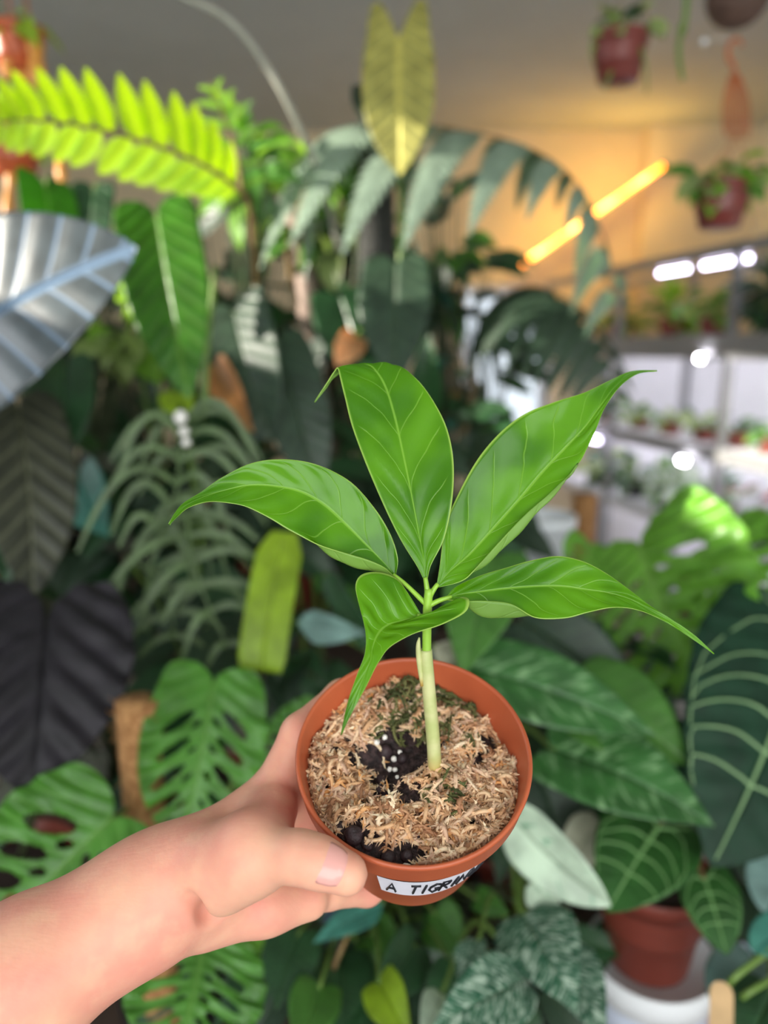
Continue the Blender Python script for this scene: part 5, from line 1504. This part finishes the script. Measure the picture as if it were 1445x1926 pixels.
lamp('cool white tube lamp under the rack top rail, the shorter one', rk(0.52, 0.04, 1.812), rk(0.76, 0.04, 1.812), 0.009, E_COOL)
lamp('cool white tube lamp under the topmost rack shelf', rk(0.28, -0.03, 1.462), rk(0.34, -0.03, 1.462), 0.010, E_BULB)
lamp('unseen tube lamp added behind the topmost shelf fascia to light the panel', rk(-0.5, 0.10, 1.494), rk(1.7, 0.10, 1.494), 0.010, E_HID, parent=rack)  # added out of sight to brighten the panel below this shelf
lamp('unseen tube lamp added behind the middle shelf fascia to light the panel', rk(-0.5, 0.20, 1.074), rk(1.7, 0.20, 1.074), 0.010, E_HID, parent=rack)  # likewise added, unseen, for a brighter panel
lamp('cool white tube lamp under the middle rack shelf, left one', rk(1.02, -0.03, 1.062), rk(1.40, -0.03, 1.062), 0.010, E_COOL)
lamp('cool white tube lamp under the middle rack shelf, right one', rk(0.32, -0.03, 1.062), rk(0.40, -0.03, 1.062), 0.010, E_BULB)
lamp('unseen tube lamp added under the lowest rack shelf to light the panel', rk(-0.5, 0.15, 0.744), rk(1.7, 0.15, 0.744), 0.010, E_HID, parent=rack)  # put in to brighten the panel showing through the monstera holes
def small_plant(name, label, s, v, z, r, h, potm, kinds, n, size, seed, spread, up, cat='potted plant', group=None):
    p = rk(s, v, z)
    t = thing(name, label, cat, tuple(p), 'small plants on the rack shelves')
    rt = nursery_pot(t, p.x, p.y, z, r, h, potm, seg=24)
    bush(t, rt, rt + Vector((0, 0, up)), spread, n, kinds, size, seed, M_PET, hang=0.2)
    return t
small_plant('rack_plant', 'bright lime bushy plant on the top shelf, below the shorter lamp', 0.78, 0.14, 1.55, 0.06, 0.08, M_BROWNPOT, [K_LIGHT, K_MID], 34, 0.085, 31, (0.12, 0.12, 0.07), 0.06)
small_plant('rack_plant', 'low pale green plant on the top shelf, between the lime one and the dark bush', 0.52, 0.16, 1.55, 0.06, 0.07, M_BROWNPOT, [K_SUCC, K_LIGHT, K_MID], 34, 0.075, 32, (0.12, 0.11, 0.05), 0.05)
small_plant('rack_plant', 'dense dark green bush on the top shelf at the right edge', 0.10, 0.16, 1.55, 0.075, 0.09, M_BLACKPOT, [K_DK2, K_DARK], 90, 0.085, 33, (0.16, 0.16, 0.12), 0.06)
small_plant('rack_plant', 'grey-green plant on the top shelf, far left end', 1.20, 0.14, 1.55, 0.06, 0.07, M_BROWNPOT, [K_SUCC, K_MID], 30, 0.085, 34, (0.13, 0.12, 0.06), 0.06)
for i, (s, kk, lab) in enumerate(((0.06, [K_LIGHT, K_MID], 'bright green plant in a brown pot on the middle shelf at the right edge'), (0.26, [K_MID, K_DK2], 'mid green plant in a brown pot on the middle shelf, second from the right edge'),
                                  (0.46, [K_DK2, K_SUCC], 'dusty dark green plant in a brown pot at the centre of the middle shelf'), (0.70, [K_SUCC, K_VAR], 'pale grey-green plant in a brown pot on the middle shelf, fourth from the right'),
                                  (0.95, [K_SUCC, K_MID], 'small olive plant in a brown pot on the middle shelf, touching the leaf tip'), (1.25, [K_MID, K_VAR], 'small plant in a brown pot at the far left of the middle shelf'))):
    small_plant('rack_plant', lab, s, 0.12, 1.13, 0.05, 0.055, M_BROWNPOT, kk, 22, 0.055, 50 + i, (0.07, 0.07, 0.035), 0.035)
for i, (s, kk, lab) in enumerate(((0.00, [K_PALE, K_PALE, K_DARK], 'silvery white plant on the lowest shelf at the right edge'), (0.20, [K_RED, K_VAR, K_RED], 'dark red plant on the lowest shelf beside the silvery one'),
                                  (0.42, [K_VAR, K_DK2], 'white and green plant on the lowest shelf, left of the red one'), (0.68, [K_VAR, K_VAR, K_MID], 'whitest bushy plant at the centre of the lowest shelf'),
                                  (0.95, [K_VAR, K_DK2], 'mottled plant on the lowest shelf, right of the moss pole'), (1.25, [K_DK2, K_SUCC], 'dull green plant at the far left of the lowest shelf'))):
    small_plant('rack_plant', lab, s, 0.12, 0.80, 0.055, 0.07, M_BLACKPOT, kk, 36, 0.085, 70 + i, (0.12, 0.10, 0.07), 0.06)

# yellow tube lamp on the back wall
ya, yb = P(978, 500, 4.08), P(1250, 310, 3.97)
t = lamp('long glowing yellow tube lamp hung diagonally on the back wall', ya, yb, 0.012, E_YEL, M_BLACKPOT)
for q in (0.1, 0.35, 0.6, 0.85):      # the lamp's own light
    l_ = bpy.data.lights.new('yellow_tube_light', 'POINT'); l_.energy = 2.1; l_.color = (1.0, 0.60, 0.12); l_.shadow_soft_size = 0.02
    o_ = bpy.data.objects.new('yellow_tube_light', l_); COL.objects.link(o_); o_.location = ya.lerp(yb, q) + Vector((0, -0.06, 0.03)); o_.parent = t; o_.matrix_parent_inverse = parent_inv(t)
for q in (0.08, 0.92):
    m_ = ya.lerp(yb, q)
    tube('bracket', [m_ + Vector((0, 0.012, 0)), Vector((m_.x, YB - 0.002 - (0.10 if m_.x > 1.47 else 0), m_.z))], [0.004, 0.004], M_BLACKPOT, t, 6)

# ------------------------------------------------------------------ filler plants on the taller bench
def filler(name, label, c, rad, n, kinds, size, seed, root=None, potm=M_BLACKPOT, z=0.98):
    C0 = P(*c)
    rx, ry = (C0.x, C0.y) if root is None else root
    t = thing(name, label, 'potted plant', (rx, ry, z), 'leafy green plants on the benches')
    rt = nursery_pot(t, rx, ry, z, 0.075, 0.12, potm, seg=28)
    bush(t, rt, C0, rad, n, kinds, size, seed, M_PETD, hang=0.35)
filler('leafy_plant', 'dark leafy plant behind the big silver-blue leaf', (60, 640, 1.62), (0.20, 0.12, 0.26), 44, [K_DARK, K_DK2], 0.13, 101, (-0.72, 1.62))
filler('leafy_plant', 'dark leafy plant behind the long bright hanging leaf', (250, 640, 1.58), (0.16, 0.12, 0.26), 44, [K_DARK, K_OLIVE, K_DK2], 0.13, 102, (-0.52, 1.66))
filler('leafy_plant', 'leafy plant lit pale green in patches, left of the bare trunk', (440, 480, 1.66), (0.15, 0.12, 0.22), 44, [K_DK2, K_DARK, K_MID], 0.11, 103, (-0.33, 1.70))
filler('leafy_plant', 'light green leafy plant under the left end of the silver-green frond', (610, 395, 1.52), (0.12, 0.06, 0.10), 46, [K_LIGHT, K_MID, K_SUCC], 0.075, 104, (-0.14, 1.80))
filler('leafy_plant', 'bright green leafy plant at the inner end of the sunlit frond', (455, 300, 1.28), (0.05, 0.04, 0.08), 26, [K_LIGHT, K_MID], 0.07, 118, (-0.25, 1.50))
filler('leafy_plant', 'pale green leafy plant between the silver-blue leaf and the long hanging leaf', (225, 610, 1.30), (0.05, 0.04, 0.08), 22, [K_SUCC, K_LIGHT], 0.07, 119, (-0.60, 1.42))
filler('leafy_plant', 'dark leafy plant between the bare trunk and the black pole', (620, 620, 1.66), (0.15, 0.12, 0.22), 50, [K_DARK, K_DK2], 0.12, 105, (-0.18, 1.58))
filler('leafy_plant', 'dark leafy plant right of the black moss pole', (820, 470, 1.72), (0.14, 0.12, 0.20), 46, [K_DK2, K_DARK, K_MID], 0.10, 106, (0.16, 1.78))
filler('leafy_plant', 'blue-green leafy plant below the silver-green frond, right of the top leaflet', (880, 720, 1.75), (0.12, 0.12, 0.24), 46, [('teal', L_TEAL, dict(_w=0.45, lb=0.1, bend=0.7, fold=0.2, nu=12, nv=4)), K_DARK, K_DK2], 0.10, 107, (0.24, 1.68))
filler('leafy_plant', 'dark leafy plant behind the finger-lobed leaves', (330, 980, 1.34), (0.20, 0.10, 0.20), 46, [K_DARK, K_DK2], 0.12, 108, (-0.40, 1.58))
filler('leafy_plant', 'dark leafy plant behind the drooping left leaflet', (560, 900, 1.40), (0.16, 0.10, 0.22), 46, [K_DARK, K_DK2], 0.12, 109, (-0.02, 1.46))
filler('leafy_plant', 'dark leafy plant behind the top leaflet', (800, 930, 1.42), (0.16, 0.10, 0.22), 46, [K_DK2, K_DARK], 0.12, 110, (0.16, 1.46))
filler('leafy_plant', 'dark leafy plant low behind the black heart leaf', (150, 1330, 1.06), (0.22, 0.08, 0.16), 40, [K_DARK, K_DK2, K_OLIVE], 0.11, 111, (-0.42, 1.10), z=BZ)
filler('leafy_plant', 'dark leafy plant low behind the strap leaf and the pot', (560, 1330, 1.08), (0.22, 0.08, 0.20), 46, [K_DARK, K_DK2], 0.11, 112, (-0.02, 1.12), z=BZ)
filler('leafy_plant', 'dark leafy plant low behind the marbled leaves', (1080, 1330, 1.06), (0.22, 0.07, 0.18), 44, [K_DK2, K_DARK], 0.11, 113, (0.28, 1.14), z=BZ)
filler('leafy_plant', 'dark leafy plant at the left edge under the silver-blue leaf', (30, 980, 1.36), (0.18, 0.10, 0.24), 44, [K_DARK, K_OLIVE], 0.12, 115, (-0.88, 1.50))
filler('leafy_plant', 'dark low plant at the bottom edge between hand and tub', (760, 1820, .84), (0.30, 0.05, 0.05), 50, [K_DK2, K_DARK], 0.08, 116, (0.06, 0.90), z=BZ)
filler('leafy_plant', 'dark low plant at the right edge beside the velvety leaves', (1350, 1600, .98), (0.16, 0.06, 0.10), 36, [K_DK2, K_DARK], 0.09, 117, (0.52, 1.02), z=BZ)
